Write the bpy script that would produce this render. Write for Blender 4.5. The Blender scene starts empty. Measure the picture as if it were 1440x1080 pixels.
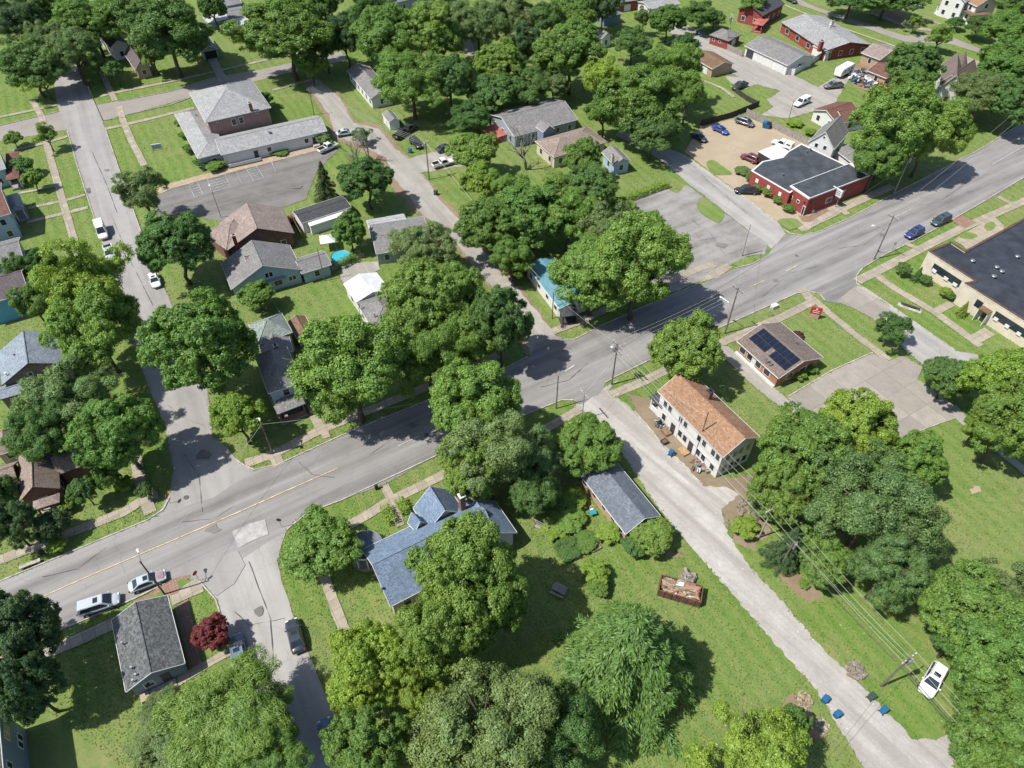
import bpy, bmesh, math, random
import numpy as np
from mathutils import Vector, Matrix
R = math.radians
rng = random.Random(7)
sc = bpy.context.scene
col = sc.collection

# ------------------------------------------------------------------ camera, sky, sun, exposure
CAM_H, FOC = 88.0, 1000.0                       # metres above the ground, focal length in photo pixels
PITCH = math.atan(940.0 / FOC)                  # angle of the view axis from straight down
cam = bpy.data.objects.new('camera', bpy.data.cameras.new('camera'))
col.objects.link(cam)
cam.location = (0, 0, CAM_H)
cam.rotation_euler = (PITCH, 0, 0)
cam.data.sensor_width = 36.0
cam.data.lens = 36.0 * FOC / 1440.0
cam.data.clip_start = 0.5
cam.data.clip_end = 5000
sc.camera = cam

SUN_AZ, SUN_EL = R(200), R(57)                  # the sun stands to the lower left, behind the camera
world = bpy.data.worlds.new('World'); sc.world = world; world.use_nodes = True
wn = world.node_tree; bg = wn.nodes['Background']
sky = wn.nodes.new('ShaderNodeTexSky'); sky.sky_type = 'NISHITA'; sky.sun_disc = False
sky.sun_elevation = SUN_EL; sky.sun_rotation = R(90) - SUN_AZ
wn.links.new(sky.outputs[0], bg.inputs[0]); bg.inputs[1].default_value = 0.10
sun = bpy.data.objects.new('sun', bpy.data.lights.new('sun', 'SUN')); col.objects.link(sun)
sun.data.energy = 4.15; sun.data.angle = R(0.5); sun.data.color = (1.0, 0.968, 0.905)
sd = Vector((math.cos(SUN_AZ) * math.cos(SUN_EL), math.sin(SUN_AZ) * math.cos(SUN_EL), math.sin(SUN_EL)))
sun.rotation_euler = (-sd).to_track_quat('-Z', 'Y').to_euler()
sun.location = sd * 300
sc.view_settings.view_transform = 'Standard'; sc.view_settings.look = 'None'
sc.view_settings.exposure = 0.75; sc.view_settings.gamma = 1.0; sc.view_settings.use_curve_mapping = False
sc.cycles.max_bounces = 6; sc.cycles.transparent_max_bounces = 4

# ------------------------------------------------------------------ survey: where a photo point lies at height z
def P(px, py, z=0.0):
    u = (px - 720) / FOC; v = (540 - py) / FOC
    s, c = math.sin(PITCH), math.cos(PITCH)
    d = (u, s + v * c, -c + v * s)
    t = (CAM_H - z) / -d[2]
    return Vector((d[0] * t, d[1] * t, z))
def ppm(px, py, z=0.0):                          # photo pixels per metre there
    v = (540 - py) / FOC
    return FOC / ((CAM_H - z) / (math.cos(PITCH) - v * math.sin(PITCH)))

# ------------------------------------------------------------------ materials
MATS = {}
def newmat(name):
    m = bpy.data.materials.new(name); m.use_nodes = True
    nt = m.node_tree; b = nt.nodes['Principled BSDF']
    MATS[name] = m
    return m, nt, b
def nd(nt, typ, **kw):
    n = nt.nodes.new(typ)
    for k, v in kw.items(): setattr(n, k, v)
    return n
def mixc(nt, fac, a, b, mode='MIX'):
    n = nd(nt, 'ShaderNodeMix', data_type='RGBA', blend_type=mode)
    for sock, val in ((n.inputs[0], fac), (n.inputs[6], a), (n.inputs[7], b)):
        if hasattr(val, 'links') or isinstance(val, bpy.types.NodeSocket): nt.links.new(val, sock)
        elif isinstance(val, (int, float)): sock.default_value = val
        else: sock.default_value = (*val, 1)
    return n.outputs[2]
def coords(nt, scale=(1, 1, 1), rot=0.0):
    tc = nd(nt, 'ShaderNodeTexCoord'); mp = nd(nt, 'ShaderNodeMapping')
    mp.inputs['Scale'].default_value = scale; mp.inputs['Rotation'].default_value = (0, 0, rot)
    if rot and scale != (1, 1, 1):
        m0 = nd(nt, 'ShaderNodeMapping'); m0.inputs['Rotation'].default_value = (0, 0, rot)
        nt.links.new(tc.outputs['Object'], m0.inputs[0]); nt.links.new(m0.outputs[0], mp.inputs[0])
        mp.inputs['Rotation'].default_value = (0, 0, 0)
    else: nt.links.new(tc.outputs['Object'], mp.inputs[0])
    return mp.outputs[0]
def noise(nt, vec, scale, detail=4, rough=0.6, lo=0.35, hi=0.65):
    n = nd(nt, 'ShaderNodeTexNoise'); n.inputs['Scale'].default_value = scale
    n.inputs['Detail'].default_value = detail; n.inputs['Roughness'].default_value = rough
    nt.links.new(vec, n.inputs['Vector'])
    r = nd(nt, 'ShaderNodeMapRange'); r.inputs[1].default_value = lo; r.inputs[2].default_value = hi
    nt.links.new(n.outputs[0], r.inputs[0])
    return r.outputs[0]
def bump(nt, b, h, strength=0.3, dist=0.05):
    n = nd(nt, 'ShaderNodeBump'); n.inputs['Strength'].default_value = strength; n.inputs['Distance'].default_value = dist
    nt.links.new(h, n.inputs['Height']); nt.links.new(n.outputs[0], b.inputs['Normal'])
def setrough(b, rough, spec=0.3):
    b.inputs['Roughness'].default_value = rough; b.inputs['Specular IOR Level'].default_value = spec
KG, KS = 0.70, 0.78                              # exposure sits above zero, so the measured tones come down
def scl(c, k): return tuple(min(1, x * k) for x in c)

def plain(name, c, rough=0.7, var=0.25, scale=1.5, spec=0.3, metal=0.0):
    c = scl(c, KS); m, nt, b = newmat(name); v = coords(nt)
    n = noise(nt, v, scale, 5)
    nt.links.new(mixc(nt, n, scl(c, 1 - var), scl(c, 1 + var * .6)), b.inputs['Base Color'])
    setrough(b, rough, spec); b.inputs['Metallic'].default_value = metal
    return m
def shingle(name, c, var=0.30, streak=0.42):
    c = scl(c, KG); m, nt, b = newmat(name); v = coords(nt)
    vo = nd(nt, 'ShaderNodeTexVoronoi'); vo.inputs['Scale'].default_value = 3.6
    nt.links.new(coords(nt, (1, 1, 2)), vo.inputs['Vector'])
    sep = nd(nt, 'ShaderNodeSeparateColor'); nt.links.new(vo.outputs['Color'], sep.inputs[0])
    c1 = mixc(nt, sep.outputs[0], scl(c, 1 - var), scl(c, 1 + var * .6))
    big = noise(nt, coords(nt, (1, 1, .35)), 0.45, 6, .7)
    c2 = mixc(nt, big, c1, mixc(nt, 0.5, c1, scl(c, 1 - streak), 'MIX'))
    fine = noise(nt, v, 9, 2)
    c3 = mixc(nt, 0.35, c2, mixc(nt, fine, (0.0, 0.0, 0.0), (1, 1, 1)), 'SOFT_LIGHT')
    nt.links.new(c3, b.inputs['Base Color']); setrough(b, 0.85, 0.25)
    bump(nt, b, sep.outputs[1], 0.35, 0.03)
    return m
def metalroof(name, c, period=0.45):
    c = scl(c, KS); m, nt, b = newmat(name); v = coords(nt)
    n = noise(nt, v, 0.7, 5)
    nt.links.new(mixc(nt, n, scl(c, .8), scl(c, 1.08)), b.inputs['Base Color']); setrough(b, 0.45, 0.4)
    w = nd(nt, 'ShaderNodeTexWave'); w.inputs['Scale'].default_value = 0.5 / period; w.bands_direction = 'X'
    nt.links.new(v, w.inputs['Vector']); bump(nt, b, w.outputs[1], 0.4, 0.03)
    return m
def siding(name, c, dirt=(0.25, 0.22, 0.18), amount=0.25):
    c = scl(c, KS); m, nt, b = newmat(name); v = coords(nt)
    w = nd(nt, 'ShaderNodeTexWave'); w.bands_direction = 'Z'; w.wave_profile = 'SAW'; w.inputs['Scale'].default_value = 2.0
    nt.links.new(v, w.inputs['Vector'])
    n = noise(nt, v, 0.8, 6, .65, .45, .8)
    mul = nd(nt, 'ShaderNodeMath', operation='MULTIPLY'); nt.links.new(n, mul.inputs[0]); mul.inputs[1].default_value = amount
    c1 = mixc(nt, mul.outputs[0], c, dirt)
    c2 = mixc(nt, w.outputs[1], scl(c, .86), c)
    c3 = mixc(nt, 0.5, c1, c2)
    nt.links.new(c3, b.inputs['Base Color']); setrough(b, 0.6, 0.3)
    bump(nt, b, w.outputs[1], 0.35, 0.02)
    return m
def brick(name, c1, c2, mortar=(0.42, 0.38, 0.34)):
    c1, c2, mortar = scl(c1, KS), scl(c2, KS), scl(mortar, KG); m, nt, b = newmat(name)
    tc = nd(nt, 'ShaderNodeTexCoord'); sp = nd(nt, 'ShaderNodeSeparateXYZ'); nt.links.new(tc.outputs['Object'], sp.inputs[0])
    ad = nd(nt, 'ShaderNodeMath', operation='ADD'); nt.links.new(sp.outputs[0], ad.inputs[0]); nt.links.new(sp.outputs[1], ad.inputs[1])
    cb = nd(nt, 'ShaderNodeCombineXYZ'); nt.links.new(ad.outputs[0], cb.inputs[0]); nt.links.new(sp.outputs[2], cb.inputs[1])
    br = nd(nt, 'ShaderNodeTexBrick'); br.inputs['Scale'].default_value = 4.0; br.inputs['Mortar Size'].default_value = 0.015
    br.inputs['Color1'].default_value = (*c1, 1); br.inputs['Color2'].default_value = (*c2, 1); br.inputs['Mortar'].default_value = (*mortar, 1)
    nt.links.new(cb.outputs[0], br.inputs['Vector'])
    n = noise(nt, coords(nt), 0.9, 5)
    nt.links.new(mixc(nt, n, br.outputs[0], mixc(nt, 0.35, br.outputs[0], scl(c1, .5))), b.inputs['Base Color'])
    setrough(b, 0.85, 0.2)
    return m

def m_grass():
    m, nt, b = newmat('lawn'); v = coords(nt)
    big = noise(nt, v, 0.030, 4, .6, .38, .62); mid = noise(nt, v, 0.22, 6, .65, .36, .66); fine = noise(nt, v, 2.2, 6, .75, .3, .7)
    vf = noise(nt, v, 7, 3, .7, .3, .7)
    a = mixc(nt, big, (0.132, 0.212, 0.046), (0.200, 0.222, 0.092))
    bb = mixc(nt, mid, a, mixc(nt, 0.65, a, (0.092, 0.185, 0.028)))
    st = nd(nt, 'ShaderNodeTexWave'); st.inputs['Scale'].default_value = 0.14; st.inputs['Distortion'].default_value = 3.5; st.inputs['Detail'].default_value = 3; st.inputs['Detail Scale'].default_value = .5
    nt.links.new(coords(nt, (1, 1, 1), R(-30)), st.inputs['Vector'])
    c = mixc(nt, st.outputs[1], bb, mixc(nt, 0.40, bb, (0.245, 0.265, 0.09)))
    worn = noise(nt, v, 0.09, 9, .76, .52, .70)
    c = mixc(nt, worn, c, mixc(nt, 0.7, c, (0.285, 0.25, 0.12)))
    clov = noise(nt, v, 0.5, 5, .7, .56, .70)
    c = mixc(nt, clov, c, mixc(nt, 0.5, c, (0.06, 0.13, 0.03)))
    c = mixc(nt, fine, mixc(nt, 0.30, c, (0.04, 0.075, 0.015)), c)
    c = mixc(nt, vf, mixc(nt, 0.25, c, (0.04, 0.07, 0.012)), c)
    nt.links.new(c, b.inputs['Base Color']); setrough(b, 0.95, 0.1)
    bump(nt, b, fine, 0.5, 0.08)
    return m
def m_asphalt(name, c, rot, lane=0.35, crack=0.5, patch=0.25):
    c = scl(c, KG); m, nt, b = newmat(name); v = coords(nt)
    lv = coords(nt, (0.022, 0.42, 1), rot)
    ln = noise(nt, lv, 1.0, 4, .55, .36, .64)
    mid = noise(nt, v, 0.22, 6, .65, .35, .7); fine = noise(nt, v, 7, 5, .8, .25, .75)
    a = mixc(nt, ln, scl(c, 1 - lane), scl(c, 1.1))
    a = mixc(nt, mid, a, mixc(nt, patch, a, scl(c, 1.5)))
    dk = noise(nt, v, 0.6, 6, .7, .60, .80)
    a = mixc(nt, dk, a, mixc(nt, 0.35, a, scl(c, .4)))
    vo = nd(nt, 'ShaderNodeTexVoronoi'); vo.feature = 'DISTANCE_TO_EDGE'; vo.inputs['Scale'].default_value = 0.14
    dn = nd(nt, 'ShaderNodeTexNoise'); dn.inputs['Scale'].default_value = 0.8; dn.inputs['Detail'].default_value = 5
    nt.links.new(v, dn.inputs['Vector'])
    va = nd(nt, 'ShaderNodeVectorMath', operation='MULTIPLY_ADD'); va.inputs[1].default_value = (2.2, 2.2, 0)
    nt.links.new(dn.outputs[1], va.inputs[0]); nt.links.new(v, va.inputs[2]); nt.links.new(va.outputs[0], vo.inputs['Vector'])
    r = nd(nt, 'ShaderNodeMapRange'); r.inputs[1].default_value = 0.0; r.inputs[2].default_value = 0.008; r.inputs[3].default_value = crack * .55; r.inputs[4].default_value = 0
    nt.links.new(vo.outputs[0], r.inputs[0])
    a = mixc(nt, r.outputs[0], a, scl(c, .35))
    a = mixc(nt, fine, mixc(nt, 0.14, a, (0.02, 0.02, 0.02)), a)
    nt.links.new(a, b.inputs['Base Color']); setrough(b, 0.9, 0.25)
    return m
def m_loose(name, c, c2, stones=0.5):
    c, c2 = scl(c, KG), scl(c2, KG); m, nt, b = newmat(name); v = coords(nt)
    mid = noise(nt, v, 0.18, 7, .7, .35, .68); f = noise(nt, v, 1.6, 6, .75, .3, .72); g = noise(nt, v, 8, 4, .8, .3, .75)
    a = mixc(nt, mid, c, c2)
    a = mixc(nt, f, mixc(nt, stones * .5, a, scl(c, .55)), a)
    a = mixc(nt, g, mixc(nt, stones * .5, a, scl(c, .45)), a)
    nt.links.new(a, b.inputs['Base Color']); setrough(b, 0.95, 0.1); bump(nt, b, g, .4, .04)
    return m
def m_gravel(name, c, c2, rot):
    c, c2 = scl(c, KG), scl(c2, KG); m, nt, b = newmat(name); v = coords(nt)
    tr = noise(nt, coords(nt, (0.03, 0.55, 1), rot), 1.0, 4, .6, .38, .62); mid = noise(nt, v, 0.30, 7, .72, .36, .66); f = noise(nt, v, 1.8, 6, .8, .32, .68); g = noise(nt, v, 9, 4, .8, .3, .75)
    a = mixc(nt, tr, c, c2); a = mixc(nt, mid, a, mixc(nt, .45, a, scl(c, .72)))
    a = mixc(nt, f, mixc(nt, .30, a, scl(c, .5)), a); a = mixc(nt, g, mixc(nt, .30, a, scl(c, .35)), a)
    vo = nd(nt, 'ShaderNodeTexVoronoi'); vo.inputs['Scale'].default_value = 1.1; nt.links.new(v, vo.inputs['Vector'])
    r = nd(nt, 'ShaderNodeMapRange'); r.inputs[1].default_value = .10; r.inputs[2].default_value = .06; nt.links.new(vo.outputs[0], r.inputs[0])
    n2 = noise(nt, v, .4, 3, .6, .5, .65); mu = nd(nt, 'ShaderNodeMath', operation='MULTIPLY'); nt.links.new(r.outputs[0], mu.inputs[0]); nt.links.new(n2, mu.inputs[1])
    a = mixc(nt, mu.outputs[0], a, scl(c2, 1.35))
    nt.links.new(a, b.inputs['Base Color']); setrough(b, 0.95, 0.1); bump(nt, b, g, .5, .05)
    return m
def m_concrete(name, c, rot, slab=1.5, line=0.5, var=0.25):
    c = scl(c, KG); m, nt, b = newmat(name); v = coords(nt)
    br = nd(nt, 'ShaderNodeTexBrick'); br.offset = 0.0; br.inputs['Scale'].default_value = 1.0
    br.inputs['Brick Width'].default_value = slab; br.inputs['Row Height'].default_value = slab; br.inputs['Mortar Size'].default_value = 0.035
    br.inputs['Color1'].default_value = (*scl(c, .82), 1); br.inputs['Color2'].default_value = (*scl(c, 1.08), 1); br.inputs['Mortar'].default_value = (*scl(c, 1 - line), 1)
    nt.links.new(coords(nt, (1, 1, 1), rot), br.inputs['Vector'])
    n = noise(nt, v, 0.5, 7, .7, .35, .7); f = noise(nt, v, 6, 4, .8)
    a = mixc(nt, n, br.outputs[0], mixc(nt, var * 2, br.outputs[0], scl(c, .55)))
    a = mixc(nt, f, mixc(nt, .12, a, (0, 0, 0)), a)
    nt.links.new(a, b.inputs['Base Color']); setrough(b, 0.9, 0.2)
    return m
def m_leaf(name):
    m, nt, b = newmat(name); nt.nodes.remove(b); out = nt.nodes['Material Output']
    oi = nd(nt, 'ShaderNodeObjectInfo'); ge = nd(nt, 'ShaderNodeNewGeometry')
    tc = nd(nt, 'ShaderNodeTexCoord'); n = noise(nt, tc.outputs['Object'], 1.7, 2, .5, .3, .7)
    warm = mixc(nt, n, oi.outputs['Color'], mixc(nt, 1.0, oi.outputs['Color'], (1.16, 1.06, 0.9), 'MULTIPLY'))
    r = nd(nt, 'ShaderNodeMapRange'); r.inputs[3].default_value = 0.62; r.inputs[4].default_value = 1.45
    nt.links.new(ge.outputs['Random Per Island'], r.inputs[0])
    cc = nd(nt, 'ShaderNodeVectorMath', operation='SCALE'); nt.links.new(warm, cc.inputs[0]); nt.links.new(r.outputs[0], cc.inputs['Scale'])
    df = nd(nt, 'ShaderNodeBsdfDiffuse'); tr = nd(nt, 'ShaderNodeBsdfTranslucent'); gl = nd(nt, 'ShaderNodeBsdfGlossy'); gl.inputs['Roughness'].default_value = 0.45
    nt.links.new(cc.outputs[0], df.inputs[0])
    tcx = mixc(nt, 1.0, cc.outputs[0], (1.25, 1.25, 0.6), 'MULTIPLY'); nt.links.new(tcx, tr.inputs[0])
    m1 = nd(nt, 'ShaderNodeMixShader'); m1.inputs[0].default_value = 0.40; nt.links.new(df.outputs[0], m1.inputs[1]); nt.links.new(tr.outputs[0], m1.inputs[2])
    gl.inputs['Color'].default_value = (.8, .85, .9, 1)
    m2 = nd(nt, 'ShaderNodeMixShader'); m2.inputs[0].default_value = 0.015; nt.links.new(m1.outputs[0], m2.inputs[1]); nt.links.new(gl.outputs[0], m2.inputs[2])
    nt.links.new(m2.outputs[0], out.inputs[0])
    return m
def m_paint():
    m, nt, b = newmat('car_paint'); oi = nd(nt, 'ShaderNodeObjectInfo')
    n = noise(nt, coords(nt), 1.2, 3)
    nt.links.new(mixc(nt, n, mixc(nt, .12, oi.outputs['Color'], (.2, .18, .15)), oi.outputs['Color']), b.inputs['Base Color'])
    setrough(b, 0.28, 0.5); b.inputs['Coat Weight'].default_value = 0.4; b.inputs['Coat Roughness'].default_value = 0.08
    return m

A = R(-31)
m_grass(); m_leaf('leaves'); m_paint()
m_asphalt('asphalt_main', (0.335, 0.318, 0.302), A, .40, .45, .22)
m_asphalt('asphalt_side', (0.37, 0.35, 0.33), R(-119), .18, .5, .3)
m_asphalt('asphalt_lot', (0.215, 0.20, 0.185), A, .3, .7, .55)
m_asphalt('asphalt_pale', (0.42, 0.40, 0.375), R(-119), .22, .55, .35)
m_asphalt('asphalt_rough', (0.30, 0.285, 0.265), A, .38, .5, .8)
m_loose('brick_paving', (0.36, 0.325, 0.29), (0.43, 0.395, 0.35), .5)
m_gravel('gravel', (0.50, 0.465, 0.42), (0.735, 0.70, 0.65), R(51))
m_gravel('alley_gravel', (0.44, 0.41, 0.36), (0.59, 0.555, 0.495), R(60))
m_loose('dirt', (0.30, 0.22, 0.14), (0.40, 0.31, 0.21), .5)
m_loose('tan_dirt', (0.45, 0.36, 0.25), (0.53, 0.44, 0.31), .25)
m_loose('brown_litter', (0.30, 0.235, 0.155), (0.42, 0.345, 0.235), .7)
m_concrete('walk', (0.50, 0.435, 0.34), A, 1.5)
m_concrete('plaza', (0.44, 0.395, 0.34), A, 4.5, .45)
m_concrete('tan_walk', (0.56, 0.44, 0.31), A, .9, .3)
m_concrete('brick_walk', (0.42, 0.27, 0.20), A, .4, .4)
plain('kerb', (0.46, 0.42, 0.36), .9, .35)
plain('road_yellow', (0.62, 0.50, 0.27), .8, .35, 1.2)
plain('road_white', (0.60, 0.58, 0.54), .8, .4, 3)
plain('bay_paint', (0.44, 0.46, 0.47), .8, .5, 1.5)
plain('old_patch', (0.42, 0.40, 0.38), .9, .25, .9)
plain('dark_patch', (0.15, 0.145, 0.14), .9, .4, .5)
for n_, c_ in dict(r_gray=(.27, .26, .255), r_lightgray=(.40, .395, .39), r_dark=(.085, .088, .094), r_blue=(.225, .30, .41), r_slate=(.19, .215, .26), r_orange=(.40, .235, .14), r_brown=(.36, .285, .25), r_paleblue=(.30, .345, .40),
                   r_redbrown=(.215, .105, .08), r_tan=(.34, .265, .22), r_green=(.30, .35, .31), r_umber=(.24, .15, .09), r_mauve=(.24, .19, .165), r_char0=(.15, .16, .16), r_purple=(.16, .13, .14)).items(): shingle(n_, c_)
shingle('r_charcoal', (.155, .165, .165), .55)
metalroof('m_white', (.78, .78, .80)); metalroof('m_teal', (.13, .30, .36)); metalroof('m_gray', (.42, .43, .44)); metalroof('m_pale', (.55, .55, .55))
plain('membrane', (.040, .046, .060), .8, .35, .35); plain('membrane_gray', (.065, .073, .085), .8, .35, .4); plain('canopy_white', (.72, .70, .67), .6, .15)
siding('s_white', (.78, .77, .74)); siding('s_cream', (.66, .58, .44)); siding('s_blue', (.42, .55, .66)); siding('s_cyan', (.14, .42, .60)); siding('s_gray', (.35, .40, .45)); siding('s_bluegray', (.22, .28, .36)); siding('s_tan', (.45, .33, .22)); siding('s_weathered', (.20, .15, .14), (.4, .36, .33), .8); siding('s_palegreen', (.40, .50, .44))
brick('b_red', (.30, .06, .05), (.36, .085, .07), (.33, .12, .1)); brick('b_brown', (.20, .08, .06), (.27, .115, .085)); brick('b_tan', (.52, .33, .20), (.60, .42, .27)); brick('b_orange', (.42, .17, .09), (.50, .22, .13)); brick('b_rose', (.34, .20, .17), (.41, .25, .21))
plain('stucco', (.66, .59, .47), .85, .12, .6); plain('trim_white', (.76, .75, .72), .6, .08); plain('trim_dark', (.05, .05, .055), .6, .2); plain('trim_brown', (.12, .07, .05), .7, .3)
plain('glass', (.025, .035, .045), .08, .3, .5, .6); plain('door_red', (.25, .05, .04), .5); plain('door_dark', (.06, .06, .07), .5); plain('door_white', (.70, .70, .68), .5, .1)
plain('solar', (.012, .017, .035), .18, .3, 1, .5); plain('metal', (.42, .43, .44), .4, .2, 2, .5, .7); plain('pole_wood', (.19, .155, .125), .9, .35, 2); plain('pole_pale', (.40, .37, .31), .9, .3, 2)
plain('bark', (.13, .105, .085), .95, .4, 3); plain('bark_gray', (.30, .27, .24), .95, .35, 3); plain('rubber', (.02, .02, .021), .8, .2); plain('wire', (.10, .10, .10), .5, .1); plain('wire_pale', (.50, .50, .46), .4, .1)
plain('bin_blue', (.02, .14, .30), .5, .2); plain('bin_green', (.05, .085, .065), .5, .2); plain('wood_gray', (.33, .30, .27), .9, .3, 2); plain('wood_brown', (.25, .16, .10), .9, .35, 2); plain('wood_new', (.45, .29, .16), .9, .3, 2); plain('wood_dark', (.07, .06, .055), .9, .3)
plain('rust', (.17, .09, .06), .85, .5, 2); plain('white_plain', (.74, .73, .71), .5, .12); plain('red_plain', (.46, .045, .04), .5, .15); plain('water', (.05, .42, .52), .08, .1, 1, .5); plain('lamp_glass', (.7, .7, .66), .3, .1); plain('black_plain', (.02, .02, .022), .5, .2)
plain('taillight', (.35, .02, .02), .3, .1); plain('soil', (.16, .11, .07), .95, .4, 2); plain('fabric_white', (.80, .79, .77), .8, .08); plain('teal_plain', (.03, .30, .33), .5, .15); plain('orange_plain', (.7, .22, .05), .5, .15); plain('porch_red', (.42, .13, .10), .8, .3, 1)
plain('reflection_pink', (.42, .26, .28), .4, .3)

# ------------------------------------------------------------------ mesh helpers
class MB:
    def __init__(s): s.v = []; s.f = []
    def add(s, vs, fs):
        o = len(s.v); s.v += [tuple(p) for p in vs]; s.f += [tuple(i + o for i in f) for f in fs]; return s
    def box(s, c, size, rz=0.0, M=None):
        x, y, z = (k / 2 for k in size); vs = [(i, j, k) for k in (-z, z) for i, j in ((-x, -y), (x, -y), (x, y), (-x, y))]
        T = Matrix.Translation(Vector(c)) @ Matrix.Rotation(rz, 4, 'Z')
        if M: T = M @ T
        return s.add([T @ Vector(p) for p in vs], [(3, 2, 1, 0), (4, 5, 6, 7), (0, 1, 5, 4), (1, 2, 6, 5), (2, 3, 7, 6), (3, 0, 4, 7)])
    def prism(s, pts, z0, z1):
        n = len(pts); a = sum(pts[i][0] * pts[(i + 1) % n][1] - pts[(i + 1) % n][0] * pts[i][1] for i in range(n))
        if a < 0: pts = pts[::-1]
        vs = [(p[0], p[1], z0) for p in pts] + [(p[0], p[1], z1) for p in pts]
        return s.add(vs, [tuple(range(n - 1, -1, -1)), tuple(range(n, 2 * n))] + [(i, (i + 1) % n, n + (i + 1) % n, n + i) for i in range(n)])
    def tube(s, pts, radii, n=8, cap=True):
        pts = [Vector(p) for p in pts]
        if not hasattr(radii, '__len__'): radii = [radii] * len(pts)
        rings = []
        for i, p in enumerate(pts):
            d = (pts[min(i + 1, len(pts) - 1)] - pts[max(i - 1, 0)]).normalized()
            a = d.orthogonal().normalized() if abs(d.z) < .99 else Vector((1, 0, 0)); a = (a - d * a.dot(d)).normalized(); b = d.cross(a)
            rings.append([p + (a * math.cos(2 * math.pi * k / n) + b * math.sin(2 * math.pi * k / n)) * radii[i] for k in range(n)])
        return s.loft(rings, cap)
    def loft(s, rings, cap=True):
        n = len(rings[0]); vs = [p for r in rings for p in r]; fs = []
        for i in range(len(rings) - 1):
            for k in range(n): fs.append((i * n + k, i * n + (k + 1) % n, (i + 1) * n + (k + 1) % n, (i + 1) * n + k))
        if cap: fs += [tuple(range(n - 1, -1, -1)), tuple((len(rings) - 1) * n + k for k in range(n))]
        return s.add(vs, fs)
    def dome(s, c, r, rz, n=12, m=6, lo=-1.0):
        rings = []
        for j in range(m + 1):
            t = math.asin(lo) + (math.pi / 2 - math.asin(lo)) * j / m
            rr = max(math.cos(t), .02)
            rings.append([(c[0] + r * rr * math.cos(2 * math.pi * k / n), c[1] + r * rr * math.sin(2 * math.pi * k / n), c[2] + rz * math.sin(t)) for k in range(n)])
        return s.loft(rings)
def part(name, mb, mat, parent=None, smooth=False):
    me = bpy.data.meshes.new(name); me.from_pydata([tuple(p) for p in mb.v], [], mb.f); me.update()
    bm = bmesh.new(); bm.from_mesh(me); bmesh.ops.recalc_face_normals(bm, faces=bm.faces); bm.to_mesh(me); bm.free()
    if smooth: me.polygons.foreach_set('use_smooth', [True] * len(me.polygons))
    me.materials.append(MATS[mat])
    o = bpy.data.objects.new(name, me); col.objects.link(o)
    if parent: o.parent = parent
    return o
def tag(o, label=None, cat=None, group=None, kind=None):
    if label: o['label'] = label
    if cat: o['category'] = cat
    if group: o['group'] = group
    if kind: o['kind'] = kind
    return o
def thing(name, label, cat, loc=(0, 0, 0), rz=0.0, group=None):
    o = bpy.data.objects.new(name, None); o.empty_display_size = .5; col.objects.link(o)
    o.location = loc; o.rotation_euler = (0, 0, rz)
    return tag(o, label, cat, group)
KIDS = {}
def dup(root, loc, rz, label, group=None, color=None):
    def cp(o, par):
        c = o.copy(); col.objects.link(c); c.parent = par
        if color and c.type == 'MESH': c.color = (*color, 1)
        for k in o.children: cp(k, c)
        return c
    r = cp(root, None); r.location = loc; r.rotation_euler = (0, 0, rz); r['label'] = label
    if group: r['group'] = group
    return r

# ------------------------------------------------------------------ the ground: one lawn sheet, then paving laid on it
ZC = [0.0]
CYC = [None, 0]                                  # (base, count): later layers share a few heights so nothing stands proud
def nextz():
    if CYC[0] is None: ZC[0] += 0.0026; return ZC[0]
    CYC[1] += 1; return CYC[0] + (CYC[1] % 11) * 0.0031
def refine(pts, step, jit, closed=True):
    out = []; n = len(pts)
    for i in range(n if closed else n - 1):
        a, b = Vector(pts[i][:2]), Vector(pts[(i + 1) % n][:2]); L = (b - a).length; k = max(1, int(L / step)); nrm = Vector((-(b - a).y, (b - a).x)) / max(L, 1e-6)
        for j in range(k):
            p = a.lerp(b, j / k)
            out.append(p + nrm * rng.uniform(-jit, jit) if jit else p)
    if not closed: out.append(Vector(pts[-1][:2]))
    return out
PAVED = []
def smooth_poly(pts, it=1, closed=True):
    for _ in range(it):
        q = []; n = len(pts)
        for i in range(n):
            a, b = pts[i], pts[(i + 1) % n]; q += [a.lerp(b, .25), a.lerp(b, .75)]
        pts = q
    return pts
def sheet(name, px, mat, jit=.12, step=1.2, soft=0, z=None):
    pts = [Vector(P(x, y)[:2]) for x, y in px]
    if soft: pts = smooth_poly(pts, soft)
    pts = refine(pts, step, jit)
    zz = nextz() if z is None else z
    if mat != 'lawn': PAVED.append(np.array([(p.x, p.y) for p in pts]))
    mb = MB(); mb.add([(p.x, p.y, zz) for p in pts], [tuple(range(len(pts)))])
    me = bpy.data.meshes.new(name); me.from_pydata(mb.v, [], mb.f)
    if me.polygons[0].normal.z < 0: me.flip_normals()
    me.materials.append(MATS[mat]); o = bpy.data.objects.new(name, me); col.objects.link(o); o['kind'] = 'structure'
    return o
def offset_line(pts, d):
    out = []
    for i, p in enumerate(pts):
        a = pts[max(i - 1, 0)]; b = pts[min(i + 1, len(pts) - 1)]; t = (b - a).normalized(); out.append(p + Vector((-t.y, t.x)) * d)
    return out
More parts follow.
